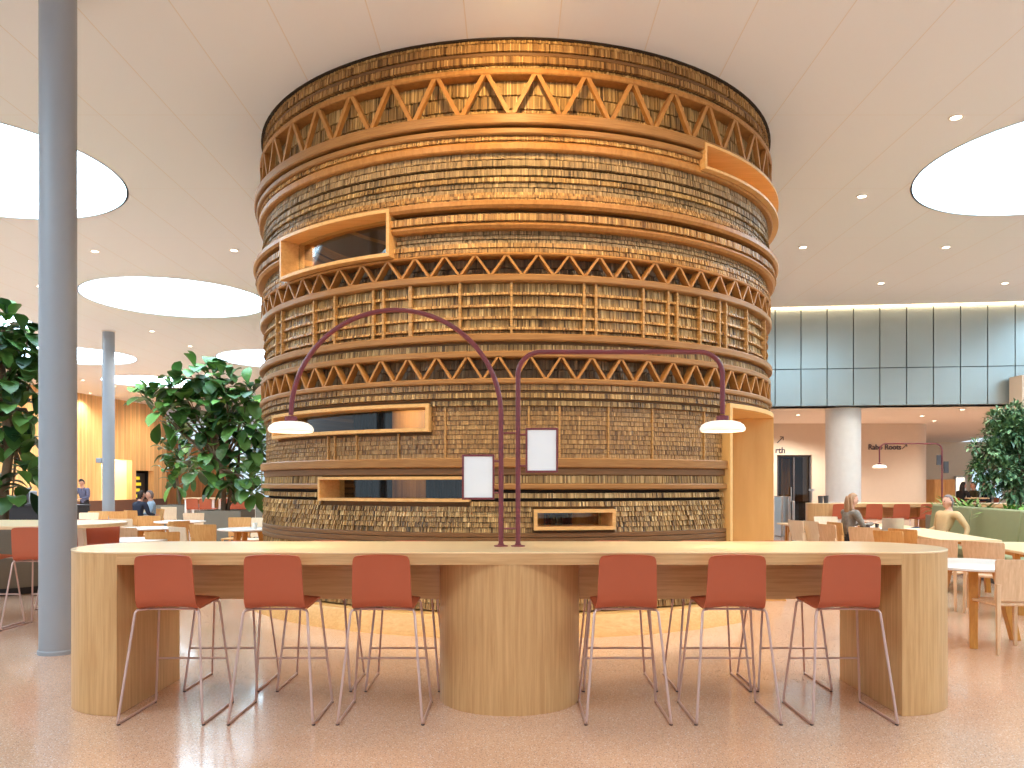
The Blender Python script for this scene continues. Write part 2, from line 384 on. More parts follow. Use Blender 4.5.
struct(pl.build('baseboard_left', M['brown'], smooth=False))
# lit niche: back, reveals, shelf
nb = MB(); wall = lambda Ya, Yb, o0, o1, z0, z1: nb.hexa([(*lw(Ya, o0), z0), (*lw(Yb, o0), z0), (*lw(Yb, o1), z0), (*lw(Ya, o1), z0)], [(*lw(Ya, o0), z1), (*lw(Yb, o0), z1), (*lw(Yb, o1), z1), (*lw(Ya, o1), z1)])
wall(40.5, 43.3, 1.4, 1.5, .66, NZ); wall(40.5, 40.6, .3, 1.4, .66, NZ); wall(43.2, 43.3, .3, 1.4, .66, NZ); wall(40.5, 43.3, .3, 1.5, NZ, NZ+.1); wall(40.5, 43.3, .3, 1.5, .6, .66)
struct(nb.build('wall_niche', plain('niche_cream', (240, 220, 178), .7), smooth=False))
for y in (41.2, 42.4):
    lamp('POINT', 'niche_light', (*lw(y, .6), 2.6), 60, (1, .9, .68), shadow_soft_size=.08)
nb = MB(); wall(43.5, 45.25, 1.1, 1.2, .0, DZ); wall(43.5, 43.55, .3, 1.1, 0, DZ); wall(45.2, 45.25, .3, 1.1, 0, DZ); wall(43.5, 45.25, .3, 1.2, DZ, DZ+.05)
struct(nb.build('wall_alcove', M['black'], smooth=False))
# far wall on the left, wood, then glazing at the very back
fw = MB(); fw.box(-30, -18.4, 52, 52.3, 0, 4.4); struct(fw.build('wall_far', M['plank2'], smooth=False))
for i in range(9):
    x0 = -18.2+i*2.2
    wn = MB(); wn.box(x0, x0+.08, 58, 58.12, 0, CEIL); wn.box(x0+2.12, x0+2.2, 58, 58.12, 0, CEIL); wn.box(x0+.08, x0+2.12, 58, 58.12, 0, .1); wn.box(x0+.08, x0+2.12, 58, 58.12, 2.6, 2.68); wn.box(x0+.08, x0+2.12, 58, 58.12, CEIL-.2, CEIL)
    o = wn.build('window_%d' % (i+1), M['white'], smooth=False); struct(o)
    g = MB(); g.box(x0+.08, x0+2.12, 58.05, 58.06, .1, CEIL-.2); g.build('pane', M['glass'], o, smooth=False)

# upper panel wall on the right, tilted slightly in plan, with a cove of light above it
ang = math.atan2(19.58-20.25, 12.53-6.66)
def pw(u, dy=0): return (6.66+u*math.cos(ang)-dy*math.sin(ang), 20.25+u*math.sin(ang)+dy*math.cos(ang))
SOF = 3.47
bw = MB(); p = [pw(-6, .1), pw(9, .1), pw(9, .5), pw(-6, .5)]
bw.hexa([(*q, SOF-.02) for q in p], [(*q, CEIL) for q in p]); PW = bw.build('wall_back', M['joint'], smooth=False); struct(PW)
step = .634; u0 = .0
for i in range(-6, 14):
    a, b = u0+i*step+.012, u0+(i+1)*step-.012
    for z0, z1 in ((SOF, 4.385), (4.405, 5.9)):
        m = MB(); q = [pw(a), pw(b), pw(b, .1), pw(a, .1)]
        m.hexa([(*k, z0) for k in q], [(*k, z1) for k in q]); m.build('wall_panel', M['panel'], PW, smooth=False)
cv = MB(); q = [pw(-6, -.14), pw(9, -.14), pw(9, -.08), pw(-6, -.08)]
cv.hexa([(*k, CEIL-.035) for k in q], [(*k, CEIL) for k in q])
o = cv.build('cove_light', M['cove'], smooth=False); tag(o, 'glowing warm light strip along the top of the teal panel wall', 'light')
sf = MB(); p = [pw(-6, .1), pw(9, .1), (24, 48), (0, 48)]
sf.hexa([(*q, SOF-.02) for q in p], [(*q, SOF+.1) for q in p]); struct(sf.build('ceiling_lower', M['soffit'], smooth=False))
# beige block at the right picture edge
bb = MB(); bb.box(PX(1017, 19.2), PX(1017, 19.2)+1.2, 19.0, 19.5, 0, PZ(376, 19.2)); struct(bb.build('pillar_right', M['beige'], smooth=False))
# thick white column under the panel wall
x = PX(845.5, 20.6); wc = MB(); wc.lathe([(.43, 0), (.43, SOF)], 48, (x, 20.75, 0)); o = wc.build('pillar', M['white']); struct(o)
# walls behind, with lettering
YW = 25.8
wb = MB(); wb.box(PX(760, YW), PX(777, YW), YW, YW+.3, 0, SOF); wb.box(PX(777, YW), PX(812, YW), YW, YW+.3, PZ(455, YW), SOF); wb.box(PX(812, YW), PX(836, YW), YW, YW+.3, 0, SOF)
struct(wb.build('wall_rear_left', M['beige'], smooth=False))
db = MB(); db.box(PX(775, YW), PX(814, YW), YW+1.0, YW+1.05, 0, SOF); struct(db.build('wall_lobby', M['brown'], smooth=False))
dr = thing('lobby_door', 'dark glass lobby door with tan curtain strip behind the slatted drum', 'door', (PX(795, YW), YW+.15, 0))
W2 = PX(812, YW)-PX(777, YW); h = PZ(455, YW)
m = MB(); m.box(-W2/2, -W2/2+.06, -.05, .05, 0, h); m.box(W2/2-.06, W2/2, -.05, .05, 0, h); m.box(-W2/2, W2/2, -.05, .05, h-.06, h); m.box(-.03, .03, -.05, .05, 0, h-.06); m.build('door_frame', M['boarddark'], dr)
m = MB(); m.box(-W2/2+.06, -.03, -.01, .01, .02, h-.06); m.box(.03, W2/2-.06, -.01, .01, .02, h-.06); m.build('door_glass', M['smoke'], dr)
m = MB(); m.tube([(-.1, -.08, .9), (-.1, -.08, 1.4)], .02); m.build('door_handle', M['chrome'], dr)
m = MB()
for k in range(6): m.tube([(-.2+k*.05, .5+.03*(k % 2), .05), (-.2+k*.05, .5+.03*(k % 2), h-.1)], .03)
m.build('curtain', M['trestle'], dr)
x0, x1 = PX(855, YW), PX(913, YW)
wb = MB(); out = [(x0, YW)]+arc((x1, YW+.7), .7, -PI/2, 0, 10)+[(x1+.7, YW+4), (x0, YW+4)]
wb.prism(out, 0, SOF); struct(wb.build('wall_rear_right', M['beige'], sharp=40))
def lettering(name, txt, label, x, y, z, size, sx=1):
    cu = bpy.data.curves.new(name, 'FONT'); cu.body = txt; cu.size = size; cu.extrude = .008; cu.offset = .004
    t = bpy.data.objects.new('tmp', cu); COL.objects.link(t)
    dg = bpy.context.evaluated_depsgraph_get(); me = bpy.data.meshes.new_from_object(t.evaluated_get(dg)); bpy.data.objects.remove(t)
    me.materials.clear(); o = link_mesh(name, me, M['navy'], smooth=False); o.location = (x, y, z); o.rotation_euler = (PI/2, 0, 0); o.scale = (sx, 1, 1)
    return tag(o, label, 'sign')
lettering('wall_lettering', 'Rabo Roots', 'dark wall lettering reading Rabo Roots on the beige wall', PX(868, YW), YW-.012, PZ(449.5, YW), .24, .93)
lettering('wall_lettering', 'rth', 'dark wall letters rth beside the slatted drum above the lobby door', PX(775, YW), YW-.012, PZ(453, YW), .27)
def arrow(x, z, s, label):
    m = MB(); m.tube([(0, 0, 0), (s, 0, s)], .012, 6); m.tube([(s*.45, 0, s), (s, 0, s), (s, 0, s*.45)], .012, 6)
    o = m.build('wall_arrow', M['navy']); o.location = (x, YW-.015, z); tag(o, label, 'sign')
arrow(PX(902, YW), PZ(449, YW), .15, 'small dark arrow after the Rabo Roots lettering'); arrow(PX(777, YW), PZ(443, YW), .2, 'dark arrow above the letters rth on the wall')
# far back of the low ceilinged area: bright glazed wall
YB = 36.0
bk = MB(); bk.box(12, 24, YB+1.5, YB+1.7, 0, SOF); struct(bk.build('wall_rear_far', plain('rear_far', (226, 204, 176), .8), smooth=False))
for i, (xa, xb) in enumerate(((955, 966), (971, 981), (983, 992), (994, 1003))):
    o = MB(); x0, x1 = PX(xa, YB+1.4), PX(xb, YB+1.4); zt, zb = PZ(468 if i else 476, YB), PZ(500, YB)
    o.box(x0, x1, YB+1.38, YB+1.5, zb, zb+.06); o.box(x0, x1, YB+1.38, YB+1.5, zt-.06, zt); o.box(x0, x0+.05, YB+1.38, YB+1.5, zb, zt); o.box(x1-.05, x1, YB+1.38, YB+1.5, zb, zt)
    f = o.build('window_%d' % (20+i), M['white'], smooth=False); struct(f)
    g = MB(); g.box(x0+.05, x1-.05, YB+1.44, YB+1.46, zb+.06, zt-.06); g.build('lit_pane', emit('daylit_pane_%d' % i, (196, 226, 246) if i else (250, 240, 220), 1.3), f, smooth=False)
def cabinet():
    t = thing('cabinet', 'pale wooden cabinet beyond the far lamp pole', 'cabinet', (PX(940, 27), 27, 0))
    w2 = (PX(951, 27)-PX(930, 27))/2; m = MB(); m.box(-w2, w2, -.3, .3, .08, PZ(479.5, 27)); m.build('body', M['honey'], t, bevel=.01)
    m = MB(); m.box(-w2+.03, w2-.03, -.27, .27, 0, .08); m.build('plinth', M['brown'], t)
    for s in (-1, 1):
        m = MB(); m.box(min(.01*s, (w2-.02)*s), max(.01*s, (w2-.02)*s), -.32, -.3, .12, PZ(479.5, 27)-.05); d = m.build('door', M['honey'], t)
        m = MB(); m.tube([(.05*s, -.34, .8), (.05*s, -.34, 1.0)], .01); m.build('handle', M['chrome'], d)
cabinet()
# round steel columns
def steel_column(px, Y, r, label, box=False):
    t = thing('round_column', label, 'column', (PX(px, Y), Y, 0))
    m = MB(); m.lathe([(r, 0), (r, CEIL)], 40); m.build('shaft', M['column'], t)
    m = MB(); m.lathe([(r+.004, 0), (r+.012, 0), (r+.012, .03), (r+.004, .04)], 40, closed=True); m.build('base_collar', M['column'], t)
    m = MB(); m.lathe([(r+.002, CEIL-.03), (r+.02, CEIL-.02), (r+.02, CEIL), (r+.002, CEIL)], 40, closed=True); m.build('top_collar', M['white'], t)
    if box:
        m = MB(); m.box(-r-.16, -r+.02, -.1, .1, PZ(463, Y), PZ(458, Y)); m.build('speaker_box', M['column'], t, bevel=.02)
steel_column(58, 7.12, .151, 'thick grey round column in the left foreground from floor to ceiling')
steel_column(108.5, 23.2, .165, 'far grey round column standing before the lit plank wall', True)
# downlights: pixel positions turned into ceiling points
DL = [(956, 117), (862, 196), (803, 247), (946, 247), (881, 283), (1005, 283), (95, 251), (234, 250), (152, 331), (190, 346), (180, 370), (247, 369), (83, 380), (115, 386), (40, 286), (214, 384), (90, 393)]
WH = ['nearest on the right, above the drum side', 'left of the right skylight', 'beside the right edge of the drum', 'just below the right skylight', 'in front of the panel wall, middle', 'in front of the panel wall at picture edge',
      'between the two left skylights', 'left of the drum above a skylight', 'below the large left skylight', 'right of and below the large left skylight', 'above the crown of the big tree', 'beside the drum above the big tree', 'over the plank wall end near column', 'above the plank wall right of far column', 'by the near column over the left tree', 'over the right half of the big tree', 'small and far over the plank wall']
for (px, py), wh in zip(DL, WH):
    Y = (CEIL-EYE)*F/(HY-py); t = thing('downlight', 'recessed round ceiling spot '+wh, 'ceiling light', (PX(px, Y), Y, CEIL), 0, 'recessed ceiling spots'); lamp('SPOT', 'downlight_beam', (PX(px, Y), Y, CEIL-.03), 330, (1, .95, .88), (PX(px, Y), Y+.01, 0), spot_size=2.2, spot_blend=.8, shadow_soft_size=.06)
    m = MB(); m.lathe([(.062, -.012), (.085, -.012), (.09, 0), (.062, 0)], 24, closed=True); m.build('trim_ring', M['white'], t)
    m = MB(); m.lathe([(.005, -.006), (.062, -.006), (.062, 0), (.005, 0)], 24); m.build('lens', M['lens'], t)
for i, (px, py, wh) in enumerate(((798, 414, 'nearest the drum'), (922, 415, 'right of the white pillar'), (934, 420, 'above the far lamp'), (962, 406, 'next to the leafy tree top'))):
    Y = (SOF-EYE)*F/(HY-py)
    if Y < 20.5: Y = 20.9
    t = thing('downlight', 'spot set in the low cream ceiling '+wh, 'ceiling light', (PX(px, Y), Y, SOF-.02), 0, 'spots in the low cream ceiling')
    m = MB(); m.lathe([(.062, -.012), (.085, -.012), (.09, 0), (.062, 0)], 24, closed=True); m.build('trim_ring', M['white'], t)
    m = MB(); m.lathe([(.005, -.006), (.062, -.006), (.062, 0), (.005, 0)], 24); m.build('lens', M['lens'], t)
for x, y in ((9.5, 24.2), (13.2, 23.6), (15.2, 29), (8.6, 24.6)):
    lamp('SPOT', 'low_ceiling_spot', (x, y, SOF-.06), 330, (1, .95, .86), (x, y+.4, 0), spot_size=2.3, spot_blend=.8, shadow_soft_size=.08)

# ------------------------------------------------------------------ the slatted drum
R, DXC, DYC = 3.42, PX(515.5, 11.38), 11.38
DRUM = thing('slatted_drum', 'huge round wooden slatted drum room reaching up to the ceiling', 'pavilion', (DXC, DYC, 0))
def zof(y, prot=0): return EYE+(HY-y)/F*(DYC-R-prot)
def pol(r, th, z): return (r*math.sin(th), -r*math.cos(th), z)
def hit(px, py, r):
    dx = (px-CX)/F; A = dx*dx+1; B = -2*(dx*DXC+DYC); Cc = DXC**2+DYC**2-r*r; D = B*B-4*A*Cc
    t = (-B-math.sqrt(max(D, 0)))/(2*A); return math.atan2(t*dx-DXC, DYC-t), EYE+(HY-py)/F*t
def px_of(th, r): return CX+F*(DXC+r*math.sin(th))/(DYC-r*math.cos(th))
WIN = []      # (th0, th1, z0, z1) openings
def window_from(pxl, pxr, yl0, yl1, yr0, yr1, r):
    a, za1 = hit(pxl, yl0, r); _, za0 = hit(pxl, yl1, r); b, zb1 = hit(pxr, yr0, r); _, zb0 = hit(pxr, yr1, r)
    return (a, b, (za0+zb0)/2, (za1+zb1)/2)
WA = window_from(279.5, 389, 238, 279.5, 209, 257, R+.13)
WB = window_from(271.5, 428.5, 413, 438.5, 406.5, 432.5, R+.05)
WC = window_from(317.5, 469, 477, 500.5, 476.5, 502, R+.05)
WD = window_from(534, 616, 509.5, 530, 509, 530, R+.06)
e0, ez1 = hit(705.5, 142, R+.13); _, ez0 = hit(705.5, 168, R+.13); WE = (e0, math.radians(96), ez0, ez1)
d0, _ = hit(729.5, 480, R+.06); _, dz1 = hit(729.5, 403, R+.06)
ths = [math.radians(40+i*.1) for i in range(400)]
d1 = min(ths, key=lambda a: abs(px_of(a, R+.08)-775.8)); WDOOR = (d0, d1, -1, dz1)
print('WIN', WA, WB, WC, WD, WE, WDOOR)
WIN = [WA, WB, WC, WD, WE, WDOOR]
def free_arcs(z0, z1, lo=-PI, hi=PI):
    segs = [(lo, hi)]
    for a, b, w0, w1 in WIN:
        if w0 < z1-.004 and w1 > z0+.004:
            out = []
            for s, e in segs:
                if b <= s or a >= e: out.append((s, e)); continue
                if a > s: out.append((s, a))
                if b < e: out.append((b, e))
            segs = out
    return segs
def sweep(mb, prof, a, b, dth=math.radians(2)):
    n = max(1, int(math.ceil((b-a)/dth))); k = len(prof); full = (b-a) > 2*PI-.001
    vs = [pol(r, a+(b-a)*i/n, z) for i in range(n+1) for r, z in prof]
    fs = [(i*k+j, i*k+(j+1) % k, (i+1)*k+(j+1) % k, (i+1)*k+j) for i in range(n) for j in range(k)]
    if not full: fs += [tuple(range(k)), tuple(n*k+j for j in reversed(range(k)))]
    mb.add(vs, fs)
RIN = R-.3
def ring(z0, z1, prot, mat='ring', c=.012, name='ring', rin=None, arcs=None):
    r = R+prot; ri = RIN if rin is None else rin; mb = MB(); zs = []
    # split where a window starts or ends inside the ring
    cuts = sorted({z0, z1} | {z for w in WIN for z in (w[2], w[3]) if z0+.006 < z < z1-.006})
    for za, zb in zip(cuts, cuts[1:]):
        ca = min(c, (zb-za)*.4); lo = ca if za == z0 else 0; hi = ca if zb == z1 else 0
        prof = [(ri, za), (r-lo, za)]+([(r, za+lo)] if lo else [])+([(r, zb-hi)] if hi else [])+[(r-hi, zb), (ri, zb)]
        for a, b in free_arcs(za, zb): sweep(mb, prof, a, b)
    return mb.build(name, M[mat], DRUM, sharp=40)
LIM = math.radians(104)
def slats(z0, z1, rows, prot, mat='slat', jit=.006, pitch=.015, tilt=.008, rowjit=.004, name='slat_band', depth=.05, lens=None, phase=0):
    V = []; Fs = []; var = []; mi = []; nv = 0
    edges = np.linspace(z0, z1, rows+1)
    if lens: edges = z0+(z1-z0)*np.cumsum([0]+lens)/sum(lens); rows = len(lens)
    for k in range(rows):
        a0, a1 = edges[k]+.0015, edges[k+1]-.0015
        N = int(2*PI*R/pitch); th = -PI+(np.arange(N)+.5+.3*np.random.rand())*2*PI/N
        th = th[np.abs(th) < LIM]; ok = np.ones(len(th), bool); hw = PI/N*.80
        for w in WIN:
            if w[2] < a1 and w[3] > a0: ok &= ~((th+hw > w[0]) & (th-hw < w[1]))
        th = th[ok]; n = len(th)
        if not n: continue
        rj = np.random.uniform(-rowjit, rowjit); r = R+prot+rj+np.random.uniform(-jit, jit, n)
        hw = hw*np.random.uniform(.8, 1.06, n); dz = np.random.uniform(0, .12, n)*(a1-a0)*(.5 if jit < .006 else 1)
        top = a1-dz*np.random.rand(n); bot = a0+dz*.5
        rb = R+prot-depth
        for (rr, zz) in ((r, bot), (r-tilt, top), (np.full(n, rb), bot), (np.full(n, rb), top)):
            for s in (-1, 1):
                t = th+s*hw; V.append((k, np.stack([rr*np.sin(t), -rr*np.cos(t), zz], 1)))
        blk = np.stack([v for kk, v in V if kk == k][-8:], 1).reshape(-1, 3)   # n*8 verts: fbl fbr ftl ftr bbl bbr btl btr
        V = [x for x in V if x[0] != k]+[(k+1000, blk)]
        base = nv+np.arange(n)[:, None]*8
        q = np.array([[0, 1, 3, 2], [0, 2, 6, 4], [1, 5, 7, 3], [2, 3, 7, 6], [0, 4, 5, 1]])
        Fs.append((base[:, None, :]+q[None]).reshape(-1, 4)); nv += n*8
        # tone drifts along the row in patches as well as slat by slat
        ph = np.random.rand(3)*6; tone = .5+.08*np.sin(th*9+ph[0])+.06*np.sin(th*23+ph[1])+np.random.normal(0, .22, n)+np.random.uniform(-.12, .12)
        var.append(np.repeat(np.clip(tone, 0, 1), 5))
    Vn = np.concatenate([b for _, b in V]); Fn = np.concatenate(Fs); vr = np.concatenate(var)
    mb = MB(); cuts = sorted({z0, z1} | {z for w in WIN for z in (w[2], w[3]) if z0 < z < z1})
    for za, zb in zip(cuts, cuts[1:]):
        for a, b in free_arcs(za, zb): sweep(mb, [(RIN, za), (R+prot-depth+.012, za), (R+prot-depth+.012, zb), (RIN, zb)], a, b)
    verts = np.concatenate([Vn, np.array(mb.v)]); faces = [tuple(f) for f in Fn.tolist()]+[tuple(i+len(Vn) for i in f) for f in mb.f]
    me = bpy.data.meshes.new(name); me.from_pydata(verts.tolist(), [], faces)
    at = me.attributes.new('var', 'FLOAT', 'FACE'); at.data.foreach_set('value', np.concatenate([vr, np.full(len(mb.f), .2)]).astype(np.float32))
    me.materials.append(M[mat]); me.materials.append(M['back'])
    me.polygons.foreach_set('material_index', np.concatenate([np.zeros(len(Fn), np.int32), np.ones(len(mb.f), np.int32)]))
    o = bpy.data.objects.new(name, me); COL.objects.link(o); o.parent = DRUM; return o
def zigzag(y0, y1, count, peak_px, prot, w, rows, back=-.09, depth=None, lens=None, mat='slat'):
    z0, z1 = zof(y1, prot), zof(y0, prot); r1 = R+prot; r0 = R+back
    slats(z0, z1, rows, back, mat=mat, name='slat_band', jit=.006, lens=lens)
    tp, _ = hit(peak_px, 100, r1); st = 2*PI/count; mb = MB()
    k0 = int(math.ceil((-LIM-tp)/st)); k1 = int(math.floor((LIM-tp)/st))
    for k in range(k0, k1+1):
        for s in (-1, 1):
            ta, tb = tp+k*st, tp+(k+s*.5)*st           # top, bottom
            if any(a < max(ta, tb) and b > min(ta, tb) and w0 < z1-.02 and w1 > z0+.02 for a, b, w0, w1 in WIN): continue
            h = (w/2)*math.hypot(1, (st/2*r1)/(z1-z0))/r1; zt, zb = z1-.001, z0+.001; ta -= -s*h*.9*0
            rs = r1-(.05 if w > .03 else .085)
            def quad(t, z): return [pol(rs, t-h, z), pol(r1, t-h, z), pol(r1, t+h, z), pol(rs, t+h, z)]
            ta2 = ta+s*h*.9; tb2 = tb-s*h*.9
            mb.hexa(quad(tb2, zb), quad(ta2, zt))
    mb.build('zigzag_lattice', M['zig'], DRUM, sharp=30)
def rg(y0, y1, prot, mat='ring', c=.012, name='ring'): return ring(zof(y1, prot), zof(y0, prot), prot, mat, c, name)
def sl(y0, y1, rows, prot, mat='slat', **k): return slats(zof(y1, prot), zof(y0, prot), rows, prot, mat, **k)
# every band from the ceiling down, by its height in the picture on the drum's front line
PROF = []
def band(kind, y0, y1, *a, **k): PROF.append((kind, y0, y1, a, k))
band('S', 34.5, 43, 1, -.0, 'slat_warm', rowjit=0); band('S', 43, 51.5, 1, .01, 'slat_warm', rowjit=0); band('R', 51.5, 56.5, .0, 'ring_dark'); band('S', 56.5, 64, 1, .02, 'slat_warm'); band('S', 64, 70, 1, -.02, 'slat')
band('R', 70, 76, .05, 'zig')
band('Z', 76, 115, 43, 536.5, .045, .04, 3, lens=[10, 14, 15])
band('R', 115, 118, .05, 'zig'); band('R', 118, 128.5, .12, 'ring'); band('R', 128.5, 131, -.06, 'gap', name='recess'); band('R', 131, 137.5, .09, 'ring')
band('S', 137.5, 142.5, 1, .06, 'slat_warm'); band('R', 142.5, 152, .06, 'zig', c=.03)
band('S', 152, 166, 2, .0, 'slat_grey'); band('S', 166, 168.5, 1, -.04, 'slat'); band('S', 168.5, 175.5, 1, .01, 'slat_grey'); band('R', 175.5, 177, -.04, 'ring_dark', .004); band('S', 177, 182, 1, .02, 'slat'); band('S', 182, 192.5, 2, .0, 'slat_grey'); band('S', 192.5, 196.5, 1, .03, 'slat_warm', rowjit=0)
band('S', 196.5, 204, 2, .07, 'slat_warm', rowjit=0); band('R', 204, 211, .13, 'zig', c=.03); band('R', 211, 216, .0, 'ring_dark')
band('S', 216, 223.5, 1, .10, 'slat_warm', rowjit=0); band('R', 223.5, 230, .09, 'zig', c=.035); band('S', 230, 243, 3, -.01, 'slat_grey'); band('S', 243, 253, 2, .03, 'slat_warm', rowjit=.002)
band('R', 253, 256, .04, 'zig')
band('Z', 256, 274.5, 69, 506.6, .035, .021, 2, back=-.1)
band('R', 274.5, 282, .045, 'ring')
for i, (a, b) in enumerate(((282, 291.5), (294.5, 303.5), (306.5, 315.5), (318.5, 326.5), (329.5, 334))):
    band('S', a, b, 1, -.035, 'slat', rowjit=0)
for a, b in ((291.5, 294.5), (303.5, 306.5), (315.5, 318.5), (326.5, 329.5)): band('S', a, b, 1, .0, 'slat_warm', rowjit=0)
band('R', 334, 341.5, .055, 'ring'); band('R', 341.5, 344, -.03, 'ring_dark', .004); band('S', 344, 351, 1, .0, 'slat'); band('R', 351, 357.5, .035, 'ring')
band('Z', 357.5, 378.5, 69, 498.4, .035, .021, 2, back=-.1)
band('R', 378.5, 384, .05, 'ring'); band('S', 384, 390.5, 1, .02, 'slat_fine'); band('R', 390.5, 392.5, .0, 'ring_dark', .004); band('S', 392.5, 398, 1, .03, 'slat'); band('R', 398, 400, -.02, 'ring_dark', .004); band('S', 400, 405.5, 1, .0, 'slat')
band('S', 405.5, 458, 11, -.03, 'slat_fine', jit=.004, tilt=.006, rowjit=.002)
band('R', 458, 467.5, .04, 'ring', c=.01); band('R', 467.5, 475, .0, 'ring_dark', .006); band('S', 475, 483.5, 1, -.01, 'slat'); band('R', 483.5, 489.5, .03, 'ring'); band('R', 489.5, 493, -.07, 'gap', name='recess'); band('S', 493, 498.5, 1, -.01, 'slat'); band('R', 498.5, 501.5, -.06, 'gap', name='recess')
band('S', 501.5, 533, 6, .01, 'slat', jit=.011, tilt=.014, pitch=.018)
band('R', 533, 537.5, .02, 'ring_dark', .004); band('R', 538, 543, .02, 'ring_dark', .004); band('R', 543.5, 548, .02, 'ring_dark', .004)
band('S', 548, 612, 9, .0, 'slat', jit=.012, tilt=.012)
# the heights of one band follow the band above it, so none overlap although they stand out differently
zs = [zof(p[1], 0) for p in PROF]
for kind, y0, y1, a, k in PROF:
    z1, z0 = zof(y0), zof(y1)
    if kind == 'R':
        prot, mat = a[0], a[1]; ring(z0, z1, prot, mat, a[2] if len(a) > 2 else k.get('c', .012), k.get('name', 'ring'))
    elif kind == 'S':
        slats(z0, z1, a[0], a[1], a[2], **k)
    else:
        n, peak, prot, wd, rows = a; zz = zof; sv = zof
        def zof(y, prot=0): return EYE+(HY-y)/F*(DYC-R)
        zigzag(y0, y1, n, peak, prot, wd, rows, mat='slat_shaded' if n > 50 else 'slat', **k); zof = sv
mb = MB(); mb.lathe([(RIN, CEIL-.012), (R+.035, CEIL-.012), (R+.035, CEIL-.001), (RIN, CEIL-.001)], 120, closed=True); mb.build('painted_gap_ring', M['gap'], DRUM)  # flat dark ring paints in the shade between drum and ceiling
# kick plate at the foot, flaring outward
kz = .212; mb = MB()
for a, b in free_arcs(0, kz): sweep(mb, [(RIN, .0), (R+.225, .0), (R+.165, kz-.015), (R+.15, kz), (RIN, kz)], a, b)
mb.build('kick_plate', M['frame'], DRUM, sharp=40)
# uprights standing on the two gridded zones
def upright(px, y0, y1, r0, r1, w):
    th, _ = hit(px, 400, r1); z0, z1 = zof(y1), zof(y0)
    for a, b, w0, w1 in WIN:
        if a < th < b:
            if w0 < z1 and w1 > z0:
                if w0 <= z0: z0 = w1+.01
                elif w1 >= z1: z1 = w0-.01
                else: z1 = w0-.01
    if z1-z0 < .05: return
    mb = MB(); h = w/2/r1
    n = max(3, int((z1-z0)/.035)); dz = (z1-z0)/n
    for i in range(n):        # a stack of short billets, alternately a little in and out
        k = .004*(i % 2)
        q = [pol(r0, th-h, 0), pol(r1-k, th-h, 0), pol(r1-k, th+h, 0), pol(r0, th+h, 0)]
        mb.hexa([(x, y, z0+i*dz+.001) for x, y, _ in q], [(x, y, z0+(i+1)*dz-.001) for x, y, _ in q])
    mb.build('upright', M['upright'], DRUM, smooth=False)
for px in (275.5, 281, 313, 334, 372.6, 382.7, 410, 459.6, 511.5, 584.4, 596.4, 644, 669, 678, 701, 720.5, 727, 748, 765.7): upright(px, 282, 334, R-.03, R+.02, .036 if px == 410 else .024)
for px in (327.5, 334, 356, 398, 445, 528.7, 559.6, 608.8, 653, 705): upright(px, 405.5, 458, R-.04, R-.012, .017)
# window boxes
def box_window(wn, rin, rout, t, mat='frame', glassmat='glass', name='window_frame', bottom=True):
    a, b, z0, z1 = wn; tt = t/rout; mb = MB()
    if z0 < 0: z0 = 0
    sweep(mb, [(rin, z1-t), (rout, z1-t), (rout, z1), (rin, z1)], a, b)
    if bottom: sweep(mb, [(rin, z0), (rout, z0), (rout, z0+t), (rin, z0+t)], a, b)
    zb = z0+t if bottom else z0
    for p, q in ((a, a+tt), (b-tt, b)): sweep(mb, [(rin, zb), (rout, zb), (rout, z1-t), (rin, z1-t)], p, q)
    f = mb.build(name, M[mat], DRUM, bevel=.004)
    if glassmat:
        g = MB(); r = rin+.06; sweep(g, [(r, zb), (r+.012, zb), (r+.012, z1-t), (r, z1-t)], a+tt, b-tt); g.build('pane', M[glassmat], f)
    return f
box_window(WA, R-.16, R+.13, .035); box_window(WB, R-.26, R+.05, .035); box_window(WC, R-.30, R+.05, .03); box_window(WD, R-.32, R+.06, .035); box_window(WE, R-.36, R+.13, .028)
box_window(WDOOR, R-1.3, R+.07, .05, 'door_oak', glassmat=None, name='door_frame', bottom=False)
mb = MB(); sweep(mb, [(R-1.34, 0), (R-1.3, 0), (R-1.3, WDOOR[3]), (R-1.34, WDOOR[3])], WDOOR[0], WDOOR[1]); mb.build('inner_door', M['door_oak'], DRUM)
# inside: dividing floor, inner wall, curtains
mb = MB(); mb.lathe([(1.75, 0), (1.75, CEIL-.02)], 64); mb.build('inner_wall', M['inner'], DRUM)
mb = MB(); mb.lathe([(1.76, 2.7), (R-.36, 2.7), (R-.36, 2.8), (1.76, 2.8)], 64, closed=True); mb.build('upper_floor', M['ring_dark'], DRUM)
for a, b in ((-.42, -.05), (-.9, -.62), (.12, .25)):
    mb = MB(); n = 40
    pr = [pol(R-.9+.03*math.sin(i*1.4), a+(b-a)*i/n, 0) for i in range(n+1)]; vs = [(x, y, .1) for x, y, _ in pr]+[(x, y, 2.65) for x, y, _ in pr]
    mb.add(vs, [(i, i+1, n+2+i, n+1+i) for i in range(n)]); o = mb.build('curtain', M['curtain'], DRUM); o.modifiers.new('thick', 'SOLIDIFY').thickness = .006

